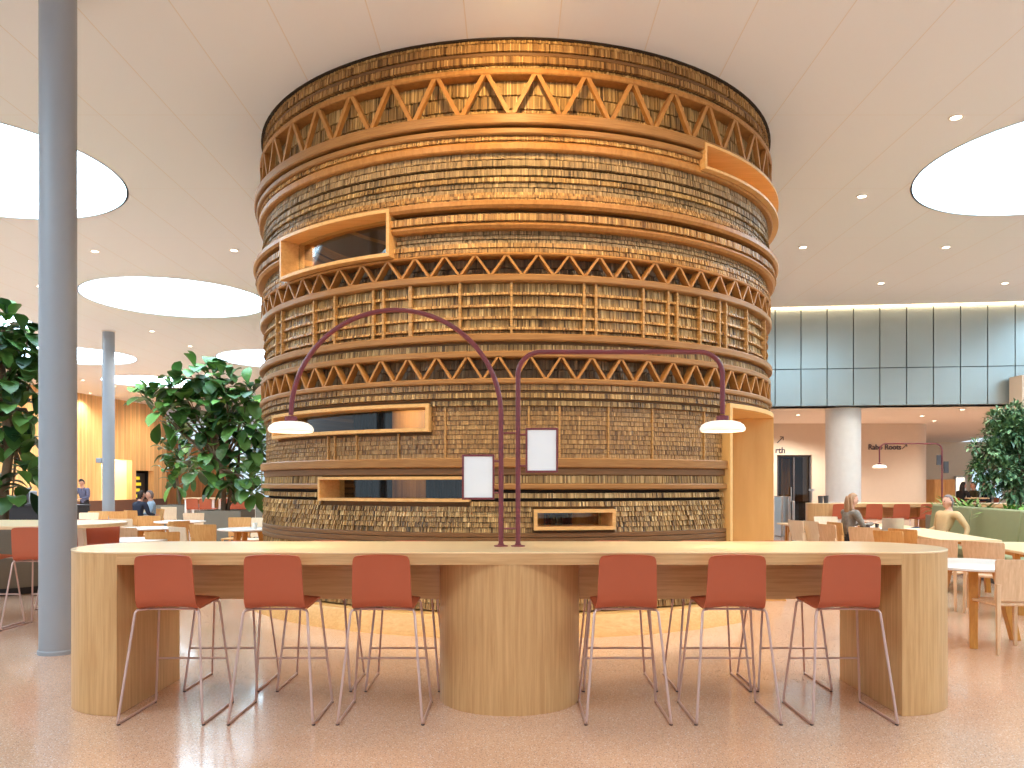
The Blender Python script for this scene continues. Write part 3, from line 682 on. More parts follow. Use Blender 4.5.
# ------------------------------------------------------------------ long oak counters
def stadium(L, r, n=28): return arc((L/2-r, 0), r, -PI/2, PI/2, n)+arc((-L/2+r, 0), r, PI/2, 3*PI/2, n)
TL, TR, TH = 6.10, .49, 1.06
def long_counter(loc, label, rz=0):
    t = thing('bar_table', label, 'table', loc, rz)
    ex = TL/2-TR-.02
    m = MB(); m.prism(stadium(2*(ex+TR)+.006, TR+.003), TH-.012, TH); m.build('tabletop', M['oak_top'], t, bevel=.004, sharp=50)
    m = MB(); m.box(-ex+.006, ex-.006, -TR, TR, TH-.082, TH-.012); m.build('apron', M['oak_h'], t)
    for s in (-1, 1):
        m = MB(); o = arc((0, 0), TR, -PI/2, PI/2, 28); o = [(ex+x, y) for x, y in o]
        o = [(ex-.006, -TR)]+o+[(ex-.006, TR)]
        if s < 0: o = [(-x, y) for x, y in reversed(o)]
        m.prism(o, 0, TH-.012); m.build('end_leg', M['oak_v'], t, bevel=.003, sharp=50)
        m = MB(); x0, x1 = sorted((s*.47, s*(ex-.006))); m.box(x0, x1, -.02, .02, .69, TH-.082); m.build('cable_panel', M['oak_h'], t)
    m = MB(); m.lathe([(TR, 0), (TR, TH-.082)], 56); m.build('centre_leg', M['oak_v'], t, sharp=50)
    return t
TY = 5.655; TX = PX(509.5, TY)
long_counter((TX, TY, 0), 'long oak bar counter with rounded ends in the foreground')
FT = (9.85, 18.5); long_counter((FT[0], FT[1], 0), 'far oak bar counter with rounded ends before the white pillar')

# ------------------------------------------------------------------ arched counter lamps
def shade(mb_c, t, x, z):
    m = MB(); m.lathe([(.010, -.002), (.043, -.004), (.043, .033), (.020, .036), (.018, .04)], 24, (x, 0, z)); m.build('shade_cap', M['maroon'], t)
    m = MB(); m.lathe([(.146, -.078), (.156, -.07), (.158, -.055), (.146, -.032), (.12, -.014), (.085, -.004), (.04, .0), (.04, -.006), (.084, -.011), (.116, -.022), (.140, -.042), (.147, -.06), (.142, -.074)], 40, (x, 0, z), closed=True)
    s = m.build('lamp_shade', M['opal'], t)
    p = t.location+Matrix.Rotation(t.rotation_euler.z, 3, 'Z') @ Vector((x, 0, z-.085)); lamp('SPOT', 'lamp_bulb', p, 55, (1, .88, .7), p-Vector((0, 0, 1)), spot_size=2.6, spot_blend=.6, shadow_soft_size=.12)
    m = MB(); m.lathe([(.01, -.072), (.141, -.072), (.141, -.066), (.01, -.066)], 32, (x, 0, z)); m.build('diffuser', M['lampglow'], s)
def foot(t, x):
    m = MB(); m.lathe([(.05, 0), (.05, .006), (.022, .012), (.022, .02)], 24, (x, 0, 0)); m.build('foot_plate', M['maroon'], t)
S = TY/F            # metres per pixel at the counter
def zt(y): return EYE+(HY-y)*S-TH
def arch_lamp():
    px = PX(501, TY); t = thing('arch_lamp', 'maroon tube lamp bent in a high half circle to the left', 'lamp', (px, TY, TH), 0, 'maroon counter lamps')
    r = (501-291)/2*S; zc = zt(415); pts = [(0, 0, 0), (0, 0, zc*.5)]+[(-r+r*math.cos(a), 0, zc+r*math.sin(a)) for a in [PI*i/36 for i in range(37)]]
    m = MB(); m.tube(pts, .0175, 12); m.build('tube', M['maroon'], t, sharp=60); foot(t, 0)
    shade(None, t, -2*r, zc-.045)
    return t
def rod(t, x0, x1, z, r=.007):
    m = MB(); m.tube([(x0, 0, z), (x1, 0, z)], r, 8); m.build('spacer_rod', M['maroon'], t)
def bent_lamp(loc, rz, label, boards=True):
    t = thing('bent_lamp', label, 'lamp', loc, rz, 'maroon counter lamps' if rz == 0 else None)
    L = (722.5-518)*S; zb = zt(352); rc = .16
    pts = [(0, 0, 0)]+[(rc-rc*math.cos(a), 0, zb-rc+rc*math.sin(a)) for a in [PI/2*i/10 for i in range(11)]]+[(L-rc+rc*math.sin(a), 0, zb-rc+rc*math.cos(a)) for a in [PI/2*i/10 for i in range(11)]]+[(L, 0, zt(414))]
    m = MB(); m.tube(pts, .0175, 12); m.build('tube', M['maroon'], t, sharp=60); foot(t, 0); shade(None, t, L, zt(415)-.04)
    if rz == 0:
        for y in (433, 528.5): rod(t, -(518-501)*S+.018, -.018, zt(y))
    return t
arch_lamp(); bent_lamp((PX(518, TY), TY, TH), 0, 'maroon tube lamp with flat top bent to the right')
def board(name, x0, x1, y0, y1, pole, label, mat='board'):
    xc = (PX(x0, TY)+PX(x1, TY))/2; w, h = PX(x1, TY)-PX(x0, TY), (y1-y0)*S
    t = thing('notice_board', label, 'board', (xc, TY, TH+zt(y1)), 0, 'blank framed boards on the lamp poles')
    m = MB(); f = .014
    for b in ((-w/2, -w/2+f, 0, h), (w/2-f, w/2, 0, h), (-w/2+f, w/2-f, 0, f), (-w/2+f, w/2-f, h-f, h)): m.box(b[0], b[1], -.012, .012, b[2], b[3])
    m.build('frame', M['maroon'], t, bevel=.002)
    m = MB(); m.box(-w/2+f, w/2-f, -.006, .006, f, h-f); m.build('sheet', M[mat], t)
    xp = PX(pole, TY)-xc
    for z in (h*.15, h*.85):
        m = MB(); m.tube([(math.copysign(w/2-.004, xp), 0, z), (xp-math.copysign(.015, xp), 0, z)], .008, 8); m.build('bracket', M['maroon'], t)
board('a', 462, 494.5, 454.5, 499.5, 501, 'blank white board in maroon frame on left lamp pole')
board('b', 525.5, 558, 428, 472.5, 518, 'blank white board in maroon frame on right lamp pole')
bent_lamp((PX(942, FT[1]), FT[1], TH), PI, 'far maroon tube lamp bent to the left on the far counter')
for x0, x1, y0, y1, lab in ((936.5, 941, 455, 465, 'small dark board left of the far lamp pole'), (943.5, 948.5, 461.5, 473, 'small dark board right of the far lamp pole')):
    Y = FT[1]; t = thing('notice_board', lab, 'board', (PX((x0+x1)/2, Y), Y, PZ(y1, Y)), 0); w, h = PX(x1, Y)-PX(x0, Y), (y1-y0)/F*Y
    m = MB(); m.box(-w/2, w/2, -.012, .012, 0, h); m.build('frame', M['boarddark'], t, bevel=.003)
    m = MB(); m.box(-w/2+.012, w/2-.012, -.016, -.012, .012, h-.012); m.build('sheet', M['boarddark'], t)

# ------------------------------------------------------------------ bar stools
def shell(mb, prof, width, n=10, cup=.012, th=.011):
    """prof: list of (y, z); width(v) half width; solid sheet"""
    k = len(prof); P = [Vector((0, y, z)) for y, z in prof]; top = []; bot = []
    for i, p in enumerate(P):
        t = (P[min(i+1, k-1)]-P[max(i-1, 0)]).normalized(); nrm = Vector((0, -t.z, t.y))
        wv = width(i/(k-1))
        for j in range(n+1):
            u = -1+2*j/n; off = cup*u*u
            q = Vector((u*wv, p.y, p.z))-nrm*off*(-1)
            top.append(q); bot.append(q-nrm*th)
    N = len(top); g = n+1; fs = []
    for i in range(k-1):
        for j in range(n):
            a, b, c, d = i*g+j, i*g+j+1, (i+1)*g+j+1, (i+1)*g+j
            fs += [(a, b, c, d), (N+d, N+c, N+b, N+a)]
    for i in range(k-1):
        for j in (0, n): fs.append((i*g+j, (i+1)*g+j, N+(i+1)*g+j, N+i*g+j))
    for j in range(n):
        for i in (0, k-1): fs.append((i*g+j, i*g+j+1, N+i*g+j+1, N+i*g+j))
    mb.add(top+bot, fs)
def stool_proto(label, mat='orange', hgt=1):
    t = thing('bar_stool', label, 'stool', (0, 0, 0))
    prof = [(.222, .712), (.216, .727), (.19, .737), (.10, .732), (0, .724), (-.08, .717), (-.13, .716), (-.165, .727), (-.186, .757), (-.198, .81), (-.208, .89), (-.217, .97), (-.224, 1.02), (-.228, 1.046), (-.230, 1.056)]
    def wd(v):
        base = .199-.014*v-.012*max(0, v-.5)*2
        tip = min(1, (1-v)/.16); c = base*(1 if tip >= 1 else (1-.36*(1-math.sqrt(max(0, 1-(1-tip)**2)))))
        tip = min(1, v/.12); return c*(1 if tip >= 1 else (1-.2*(1-math.sqrt(max(0, 1-(1-tip)**2)))))
    # finer samples near the ends give the rounded corners
    P = [Vector((y, z, 0)) for y, z in prof]; fine = []
    for i in range(len(P)-1):
        for k in range(3): fine.append(tuple((P[i]+(P[i+1]-P[i])*k/3)[:2]))
    fine.append(prof[-1])
    m = MB(); shell(m, fine, wd); m.build('seat_shell', M[mat], t, sharp=60)
    for s in (-1, 1):
        m = MB(); m.tube([(s*.15, .12, .716), (s*.195, .165, .712), (s*.203, .178, .698), (s*.262, .262, .03), (s*.264, .262, .014), (s*.265, .245, .009), (s*.265, -.25, .009), (s*.264, -.272, .014), (s*.262, -.272, .03), (s*.203, -.172, .682), (s*.195, -.16, .698), (s*.15, -.10, .698)], .0083, 8)
        m.build('sled_leg', M['sled'], t, sharp=70)
        for y in (-.262, .252):
            m = MB(); m.lathe([(.011, 0), (.011, .006)], 10, (s*.265, y, 0)); m.build('glide', M['black'], t)
    m = MB(); m.tube([(-.236, .228, .31), (.236, .228, .31)], .007, 8); m.build('footrest', M['sled'], t)
    m = MB(); m.tube([(-.15, .12, .716), (.15, .12, .716)], .008, 8); m.build('seat_support', M['sled'], t)
    m = MB(); m.tube([(-.15, -.10, .698), (.15, -.10, .698)], .008, 8); m.build('seat_support', M['sled'], t)
    return t
NEAR = [(-2.185, 'leftmost'), (-1.50, 'second from left'), (-.82, 'just left of the round middle leg'), (.725, 'just right of the round middle leg'), (1.41, 'second from right'), (2.13, 'rightmost')]
ST = None
for x, wh in NEAR:
    lab = 'terracotta bar stool, near side of oak counter, '+wh
    if ST is None: ST = stool_proto(lab); ST.location = (x, 5.24, 0); ST['group'] = 'bar stools on the near side'
    else: dup(ST, (x, 5.24, 0), 0, lab)
for x, wh in [(-2.1, 'leftmost'), (-1.43, 'second from left'), (-.79, 'left of the middle leg'), (.78, 'right of the middle leg'), (1.46, 'second from right'), (2.04, 'rightmost')]:
    dup(ST, (x, 6.03, 0), PI, 'terracotta stool on the drum side of the counter, '+wh, 'bar stools on the drum side')
for px, wh in [(842, 'behind the woman'), (875.5, 'between the two seated people'), (903, 'left of the seated man'), (930, 'behind the head of the seated man')]:
    dup(ST, (PX(px, 17.8), 18.08, 0), 0, 'terracotta stool at the far counter '+wh, 'stools at the far counter')
# left bar table with steel posts
HT = (-6.35, 9.1)
t = thing('high_table', 'pale high table with rounded end beside the near grey column', 'table', (HT[0], HT[1], 0))
m = MB(); m.prism(stadium(3.8, .72), 1.02, 1.06); m.build('tabletop', M['birch'], t, bevel=.006, sharp=50)
for x, y in ((1.26, -.35), (1.26, .35), (-1.26, -.35), (-1.26, .35)):
    m = MB(); m.hexa([(x-.035+.08*(x > 0), y-.035, 0), (x+.035+.08*(x > 0), y-.035, 0), (x+.035+.08*(x > 0), y+.035, 0), (x-.035+.08*(x > 0), y+.035, 0)], [(x-.035, y-.035, 1.02), (x+.035, y-.035, 1.02), (x+.035, y+.035, 1.02), (x-.035, y+.035, 1.02)]); m.build('leg', M['cream_enamel'], t)
for px, Y, rz, lab in [(42, 8.42, 0, 'terracotta stool at the left high table, left of the near column'), (-16, 8.42, 0, 'terracotta stool at the left high table, cut by the picture edge'),
                   (96, 9.78, PI, 'terracotta stool behind the rounded end of the left high table'), (70, 9.78, PI, 'terracotta stool behind the left high table and the near column')]:
    dup(ST, (PX(px, Y), Y, 0), rz, lab, 'stools at the left high table')

# ------------------------------------------------------------------ wooden cafe chairs and tables
def chair_proto(mat, label):
    t = thing('cafe_chair', label, 'chair', (0, 0, 0))
    m = MB(); m.prism([(-.20, -.19), (.20, -.19), (.225, .2), (.2, .225), (-.2, .225), (-.225, .2)], .425, .45); m.build('seat', M[mat], t, bevel=.008)
    m = MB()
    n = 8; vs = []
    rows = [(-.185, .47, .205), (-.20, .60, .21), (-.225, .74, .222), (-.24, .825, .228), (-.242, .84, .216)]
    for y, z, hw in rows:
        for j in range(n+1):
            u = -1+2*j/n; vs.append((u*hw, y+.028*u*u, z))
    N = len(vs); vs += [(x, y-.016, z) for x, y, z in vs]; fs = []; g = n+1; k = len(rows)
    for i in range(k-1):
        for j in range(n): fs += [(i*g+j, i*g+j+1, (i+1)*g+j+1, (i+1)*g+j), (N+(i+1)*g+j, N+(i+1)*g+j+1, N+i*g+j+1, N+i*g+j)]
        for j in (0, n): fs.append((i*g+j, (i+1)*g+j, N+(i+1)*g+j, N+i*g+j))
    for j in range(n):
        for i in (0, k-1): fs.append((i*g+j, i*g+j+1, N+i*g+j+1, N+i*g+j))
    m.add(vs, fs); m.build('backrest', M[mat], t, sharp=50)
    for sx in (-1, 1):
        for sy, x, y in ((1, .195, .19), (-1, .19, -.18)):
            tx, ty = sx*x, y; bx, by = sx*(x+.012), y+sy*(.03 if sy < 0 else .01); zt_ = .425 if sy > 0 else .62
            if sy < 0: ty -= .012
            m = MB(); a, b = .013, .019
            m.hexa([(bx-a, by-a, 0), (bx+a, by-a, 0), (bx+a, by+a, 0), (bx-a, by+a, 0)], [(tx-b, ty-b, zt_), (tx+b, ty-b, zt_), (tx+b, ty+b*.6, zt_), (tx-b, ty+b*.6, zt_)]); m.build('leg', M[mat], t, bevel=.003)
    return t
PROTO = {}
def chair(mat, px, Y, deg, label, group='wooden cafe chairs', x=None):
    loc = (PX(px, Y) if x is None else x, Y, 0)
    if mat not in PROTO:
        c = PROTO[mat] = chair_proto(mat, label); c.location = loc; c.rotation_euler = (0, 0, math.radians(deg)); c['group'] = group; return c
    return dup(PROTO[mat], loc, math.radians(deg), label, group)
def round_table(x, y, r, label, h=.74, legmat='trestle'):
    t = thing('round_table', label, 'table', (x, y, 0), 0, 'white topped cafe tables')
    m = MB(); m.lathe([(r-.012, h-.028), (r, h-.022), (r, h-.004), (r-.006, h)], 48); m.build('tabletop', M['whitetop'], t, sharp=45)
    for k in range(3):
        a = PI/2+2*PI*k/3+.55; m = MB(); d = Vector((math.cos(a), math.sin(a), 0)); e = Vector((-d.y, d.x, 0))
        def sq(c, s, z): return [tuple(c+d*i*s+e*j*s*.8+Vector((0, 0, z))) for i, j in ((-1, -1), (1, -1), (1, 1), (-1, 1))]
        m.hexa(sq(d*r*.72, .04, 0), sq(d*r*.42, .05, h-.028)); m.build('leg', M[legmat], t, bevel=.004)
    m = MB(); m.lathe([(r*.5, h-.06), (r*.5, h-.028)], 24); m.build('top_frame', M[legmat], t)
def long_table(c, L, W, rz, label, h=.74):
    t = thing('long_table', label, 'table', (c[0], c[1], 0), rz)
    m = MB(); m.box(-W/2, W/2, -L/2, L/2, h-.03, h); m.build('tabletop', M['birch'], t, bevel=.006)
    for sx in (-1, 1):
        for sy in (-1, 1):
            x, y = sx*(W/2-.08), sy*(L/2-.35); m = MB(); a = .03
            m.hexa([(x-a, y-a+sy*.1, 0), (x+a, y-a+sy*.1, 0), (x+a, y+a+sy*.1, 0), (x-a, y+a+sy*.1, 0)], [(x-a, y-a, h-.03), (x+a, y-a, h-.03), (x+a, y+a, h-.03), (x-a, y+a, h-.03)]); m.build('leg', M['trestle'], t)
    m = MB(); m.box(-W/2+.1, W/2-.1, -L/2+.3, L/2-.3, h-.08, h-.03); m.build('top_frame', M['trestle'], t)
# right side seating runs along a line leaning by RA
RA = -math.atan(.157)
def RX(Y, off): return 7.3+(Y-9)*.157-off
round_table(4.42, 7.68, .58, 'white round table with slanted oak legs by the right counter end')
chair('ash', 0, 7.22, 0, 'pale wooden chair nearest on the right, cut by the picture edge', x=4.46)
chair('ash', 0, 7.95, -70, 'pale wooden chair tucked in left of the white round table', x=3.66)
chair('ash', 944, 9.7, -48, 'pale wooden chair behind the counter end and white round table')
chair('ash', 990, 9.3, -50, 'pale wooden chair at right between round table and long table')
long_table((RX(13.2, 1.35), 13.2), 4.7, .78, RA, 'long pale table between the seated woman and man')
long_table((RX(9.8, 1.2), 9.7), 1.7, .8, RA, 'pale table nearer along the green bench at right edge')
for px, Y, deg, mat, lab in [(897, 11.4, -58, 'honey', 'oak chair at the long table seen above the counter end'), (911, 11.9, -58, 'honey', 'oak chair beside it, nearer to the seated man'), (867, 12.4, -35, 'ash', 'pale wooden chair below the seated woman at the long table'),
                             (806, 14.6, -75, 'cream', 'cream chair seen from the side beside the drum doorway'), (822, 14.3, -75, 'cream', 'cream chair left of the seated woman'), (838, 13.2, -75, 'ash', 'pale wooden chair in front of the seated woman'), (828, 16.0, 170, 'cream', 'cream chair facing us left of the far counter')]:
    chair(mat, px, Y, deg, lab)
long_table((5.6, 15.3), .8, .8, 0, 'small pale square table left of the seated woman')
WOX, WOY = PX(846, 13.9), 13.9
chair('honey', 0, WOY, -80, 'oak chair the long-haired woman sits on', x=WOX)
# green bench
def bench():
    Y0, Y1 = 8.4, 15.9; L = Y1-Y0; ym = (Y0+Y1)/2; t = thing('banquette', 'long sage green upholstered bench along the planter at right', 'bench', (RX(ym, 0), ym, 0), RA)
    n = 4; d = L/n
    for i in range(n):
        y0 = -L/2+i*d+.006; y1 = y0+d-.012
        m = MB(); m.hexa([(-.13, y0, .44), (0, y0, .44), (0, y1, .44), (-.13, y1, .44)], [(-.05, y0, 1.10), (.06, y0, 1.10), (.06, y1, 1.10), (-.05, y1, 1.10)]); m.build('back_cushion', M['green'], t, bevel=.03)
        m = MB(); m.box(-.62, -.10, y0, y1, .33, .46); m.build('seat_cushion', M['green'], t, bevel=.03)
    m = MB(); m.box(-.56, .06, -L/2, L/2, .08, .33); m.box(0, .07, -L/2, L/2, .33, 1.0); m.build('bench_base', M['green'], t)
    m = MB(); m.box(-.52, .04, -L/2+.04, L/2-.04, 0, .08); m.build('plinth', M['black'], t)
bench()
# left side cafe
for x, y, r, lab in [(-5.25, 11.0, .5, 'white round table just behind the left counter end'), (PX(150, 14), 14.0, .45, 'white round table half hidden by tan chairs, left middle'), (PX(180, 16.4), 16.4, .5, 'white round table in front of the grey tree planter, to its left'), (PX(248, 13.7), 13.7, .5, 'white round table next to the left edge of the drum')]:
    round_table(x, y, r, lab)
LC = [('cream', 84, 18.2, 180, 'cream chair showing right of the near column'), ('honey', 97, 19.2, 200, 'oak chair right of the near column behind a cream one'), ('honey', 122, 19.6, 0, 'oak chair at the foot of the far grey column'),
      ('cream', 140, 20.6, 170, 'cream chair below the man in navy'), ('honey', 152, 16.8, 10, 'oak chair in the left middle, behind a white table'), ('cream', 126, 15.4, 0, 'wide cream chair in line with the far grey column'),
      ('ash', 129, 12.35, 0, 'tan chair standing nearest above the left counter end'), ('honey', 165, 11.25, 15, 'brown oak chair back showing just over the counter above the leftmost near stool'), ('honey', 157, 21.6, 0, 'oak chair beside the two seated friends'),
      ('cream', 172, 23.2, 0, 'cream chair at the corner end of the plank wall'), ('cream', 194, 18.4, 20, 'cream chair before the grey tree planter, left side'), ('honey', 236, 15.6, 180, 'oak chair facing us at the table beside the drum'),
      ('honey', 209, 13.3, -5, 'brown oak chair seen from behind under the big tree'), ('cream', 190, 12.5, -35, 'whitish chair turned sideways left of the brown oak chair'), ('cream', 254, 15.4, 160, 'cream chair close to the left edge of the drum'), ('honey', 171, 14.4, 60, 'oak chair turned sideways by the white middle table'),
      ('honey', 22, 13.2, 180, 'oak chair peeking above the left high table')]
for mat, px, Y, deg, lab in LC: chair(mat, px, Y, deg, lab, 'cafe chairs in the left hall')
# far high table with red stools behind the big tree
t = thing('high_table', 'far white high table left of the big tree trunk', 'table', (PX(203, 25.5), 25.5, 0))
m = MB(); m.box(-.5, .5, -.35, .35, 1.02, 1.06); m.build('tabletop', M['birch'], t, bevel=.005)
for x in (-.43, .43):
    for y in (-.28, .28):
        m = MB(); m.box(x-.03, x+.03, y-.03, y+.03, 0, 1.02); m.build('leg', M['cream_enamel'], t)
t = thing('high_table', 'far white high table right of the big tree trunk', 'table', (PX(238, 25.5), 25.5, 0))
m = MB(); m.box(-.5, .5, -.35, .35, 1.02, 1.06); m.build('tabletop', M['birch'], t, bevel=.005)
for x in (-.43, .43):
    for y in (-.28, .28):
        m = MB(); m.box(x-.03, x+.03, y-.03, y+.03, 0, 1.02); m.build('leg', M['cream_enamel'], t)
for px, lab in [(195, 'red bar stool far left of the big tree trunk'), (208, 'red bar stool just left of the big tree trunk'), (229, 'red bar stool just right of the big tree trunk'), (237, 'red bar stool second right of the big tree trunk'), (245, 'red bar stool near the drum, right of the tree trunk')]:
    dup(ST, (PX(px, 24.9), 24.9, 0), 0, lab, 'red stools behind the tree')
# dark serving counter far left with trays
t = thing('serving_counter', 'dark serving counter behind the left tree', 'counter', (PX(40, 19.8), 19.8, 0))
m = MB(); m.box(-1.25, 1.0, -.35, .35, .08, .95); m.build('body', M['black'], t, bevel=.01)
m = MB(); m.box(-1.3, 1.05, -.4, .4, .95, .99); m.build('worktop', M['black'], t, bevel=.005)
m = MB(); m.box(-1.2, .95, -.3, .3, 0, .08); m.build('plinth', M['boarddark'], t)
for i, (px, h, c) in enumerate(((22, .24, 'chrome'), (29, .34, 'column'), (38, .2, 'chrome'))):
    t = thing('machine_box', ['low steel box on the dark serving counter, leftmost', 'tall grey box in the middle of the serving counter', 'low steel box on the serving counter by the near column'][i], 'box', (PX(px, 19.8), 19.8, .99))
    m = MB(); m.box(-.12, .12, -.15, .15, .015, h); m.build('body', M[c], t, bevel=.02)
    m = MB(); m.box(-.09, .09, -.156, -.15, .05, h-.05); m.build('front_panel', M['boarddark'], t)
    m = MB(); [m.lathe([(.015, 0), (.015, .02)], 8, (x, y, 0)) for x in (-.1, .1) for y in (-.12, .12)]; m.build('feet', M['black'], t)
# small things on tables
LT = lambda px, Y: (PX(px, Y), Y, .74)
t = thing('tablet_stand', 'light open laptop standing on the long table', 'laptop', LT(892, 13.0), -.35)
m = MB(); m.box(-.16, .16, -.11, .11, 0, .012); m.build('keyboard_base', M['laptop'], t, bevel=.003)
m = MB(); m.hexa([(-.16, -.12, .012), (.16, -.12, .012), (.16, -.11, .012), (-.16, -.11, .012)], [(-.16, -.2, .21), (.16, -.2, .21), (.16, -.192, .21), (-.16, -.192, .21)]); m.build('lid', M['laptop'], t, bevel=.002)
t.name = 'laptop'
for i, (px, Y, rz, lab) in enumerate(((872, 14.1, .2, 'white sheet of paper in front of the woman'), (882, 13.6, -.3, 'white sheet of paper beside the laptop'), (909, 13.2, .5, 'white papers on the table in front of the man'))):
    m = MB(); m.box(-.15, .15, -.105, .105, .0, .004+.008*(i == 2)); o = m.build('paper_sheet', M['paper']); o.location = LT(px, Y); o.rotation_euler = (0, 0, rz); tag(o, lab, 'paper')
def cup(loc, r, h, mat, label, cat='cup', name='paper_cup'):
    m = MB(); m.lathe([(r*.8, 0), (r, h), (r*.9, h), (r*.72, .008), (.002, .008)], 20); o = m.build(name, M[mat]); o.location = loc; tag(o, label, cat)
cup(LT(877, 13.9), .035, .07, 'boarddark', 'small dark cup near the papers of the woman'); cup(LT(868, 13.5), .035, .07, 'boarddark', 'small dark cup at the table edge by the woman')
cup((PX(820.5, 18.4), 18.4, TH), .06, .17, 'boarddark', 'left dark jar on the end of the far counter', 'jar', 'jar'); cup((PX(826, 18.5), 18.5, TH), .06, .17, 'boarddark', 'right dark jar on the end of the far counter', 'jar', 'jar')
cup(LT(255, 13.6), .04, .1, 'cream_enamel', 'white cup on the table next to the drum edge')
t = thing('drink_shelf', 'dark lit drinks cooler set in the plank wall', 'cooler', (*lw(44.37, .7), 0), RA*0+math.atan2(1, .13)-PI/2+PI/2)
t.rotation_euler = (0, 0, math.atan2(1, .13)-PI/2)
m = MB(); m.box(-.3, .28, -.76, .76, 0, 2.1); m.build('body', M['black'], t)
for k in range(4):
    m = MB(); m.box(.282, .30, -.6, .35-.12*(k % 2), .75+k*.33, .75+k*.33+.17); m.build('lit_shelf', M['yellow'], t)
# speed gates by the lobby door
t = thing('security_gate', 'slim steel gate posts with glass wing by the lobby door', 'gate', (PX(790, 23), 23, 0))
for x, h in ((-.32, 1.15), (-.12, 1.15), (.0, 1.02)):
    m = MB(); m.box(x-.04, x+.04, -.3, .3, 0, h); m.build('post', M['chrome'], t, bevel=.02)
m = MB(); m.box(.05, .55, -.01, .01, .35, 1.0); m.build('glass_wing', M['smoke'], t)
m = MB(); m.tube([(.62, 0, 0), (.62, 0, 1.35)], .025); m.lathe([(.16, 0), (.16, .015), (.03, .03)], 20, (.62, 0, 0)); m.box(.55, .7, -.03, .03, 1.3, 1.36); m.build('reader_post', M['chrome'], t)

# ------------------------------------------------------------------ plants
def leaf(mb, base, d, L, W, droop, var, seg=7, fold=.25):
    d = d.normalized(); side = d.cross(Vector((0, 0, 1)))
    side = side.normalized() if side.length > .05 else Vector((1, 0, 0)); up = side.cross(d)
    vs = []
    for i in range(seg+1):
        t = i/seg; p = base+d*(L*t)+up*(.10*L*math.sin(t*PI))-Vector((0, 0, droop*L*t*t))
        hw = W*.5*(math.sqrt(max(0, 1-((t-.6)/.4)**2))*.96+.04 if t > .6 else .12+.88*math.sin(PI/2*t/.6)**1.25)
        for k in (-1, 0, 1): vs.append(p+side*hw*k+up*(fold*hw*abs(k)))
    fs = []
    for i in range(seg):
        for k in (0, 1): a = i*3+k; fs.append((a, a+1, a+4, a+3))
    mb.add(vs, fs, var)
def tree(name, label, loc, trunks, blobs, n, L, W, mat, rnd, group=None, seg=7, fork=None, trunk_r=.05, cat='tree'):
    t = thing(name, label, cat, loc, 0, group); base = Vector(loc); m = MB()
    bl = [(Vector(c)-base, r) for c, r in blobs]
    for pts, r0 in trunks:
        p = [Vector(q)-base for q in pts]; m.tube(p, [r0*(1-.5*i/(len(p)-1)) for i in range(len(p))], 8)
    f = Vector(fork)-base if fork else Vector((0, 0, .5))
    for c, r in bl:
        mid = f.lerp(c, .5)+Vector((rnd.uniform(-.1, .1), rnd.uniform(-.1, .1), .08)); m.tube([f, mid, c], [trunk_r*.5, trunk_r*.32, trunk_r*.12], 6)
    m.build('trunk', M['bark'], t, sharp=70)
    m = MB(); tot = sum(r**2 for c, r in bl)
    for c, r in bl:
        for k in range(int(n*r*r/tot)+1):
            o = Vector((rnd.gauss(0, 1), rnd.gauss(0, 1), rnd.gauss(0, 1))).normalized()
            p = c+o*r*rnd.uniform(.25, .85); d = o+Vector((rnd.uniform(-.5, .5), rnd.uniform(-.5, .5), rnd.uniform(-.15, .65)))
            s = rnd.uniform(.75, 1.15); leaf(m, p, d, L*s, W*s, rnd.uniform(.05, .5), min(1, max(0, rnd.gauss(.42, .24))), seg)
    o = m.build('foliage', M[mat], t, sharp=180); return t
def planter(name, label, loc, w, d, h, rz=0, r=None):
    t = thing(name, label, 'planter', loc, rz); m = MB()
    if r: m.lathe([(r-.03, .1), (r, .14), (r, h), (r-.05, h), (r-.05, h-.08), (.01, h-.08)], 48)
    else:
        m.box(-w/2, w/2, -d/2, -d/2+.05, .1, h); m.box(-w/2, w/2, d/2-.05, d/2, .1, h); m.box(-w/2, -w/2+.05, -d/2+.05, d/2-.05, .1, h); m.box(w/2-.05, w/2, -d/2+.05, d/2-.05, .1, h); m.box(-w/2+.05, w/2-.05, -d/2+.05, d/2-.05, .1, .2)
    m.build('pot', M['planter'], t, sharp=40)
    m = MB()
    if r: m.lathe([(r-.1, 0), (r-.1, .1)], 40)
    else: m.box(-w/2+.06, w/2-.06, -d/2+.06, d/2-.06, 0, .1)
    m.build('plinth', M['black'], t)
    m = MB()
    if r: m.lathe([(r-.052, h-.078), (r-.06, h-.05), (.3*r, h-.04), (.01, h-.035)], 32)
    else: m.box(-w/2+.05, w/2-.05, -d/2+.05, d/2-.05, .2, h-.05)
    m.build('soil', M['soil'], t)
rnd = random.Random(11)
def B(px, py, r, Y, rx=0): return ((PX(px, Y), Y+rnd.uniform(-.6, .6)*r*Y/F*1.2, PZ(py, Y)), r*Y/F)
Y = 20.0; c = (PX(226, Y), Y, 0)
planter('square_planter', 'grey square planter holding the big fiddle leaf tree left of the drum', c, 1.1, 1.1, .85)
f = (PX(221, Y), Y, PZ(470, Y))
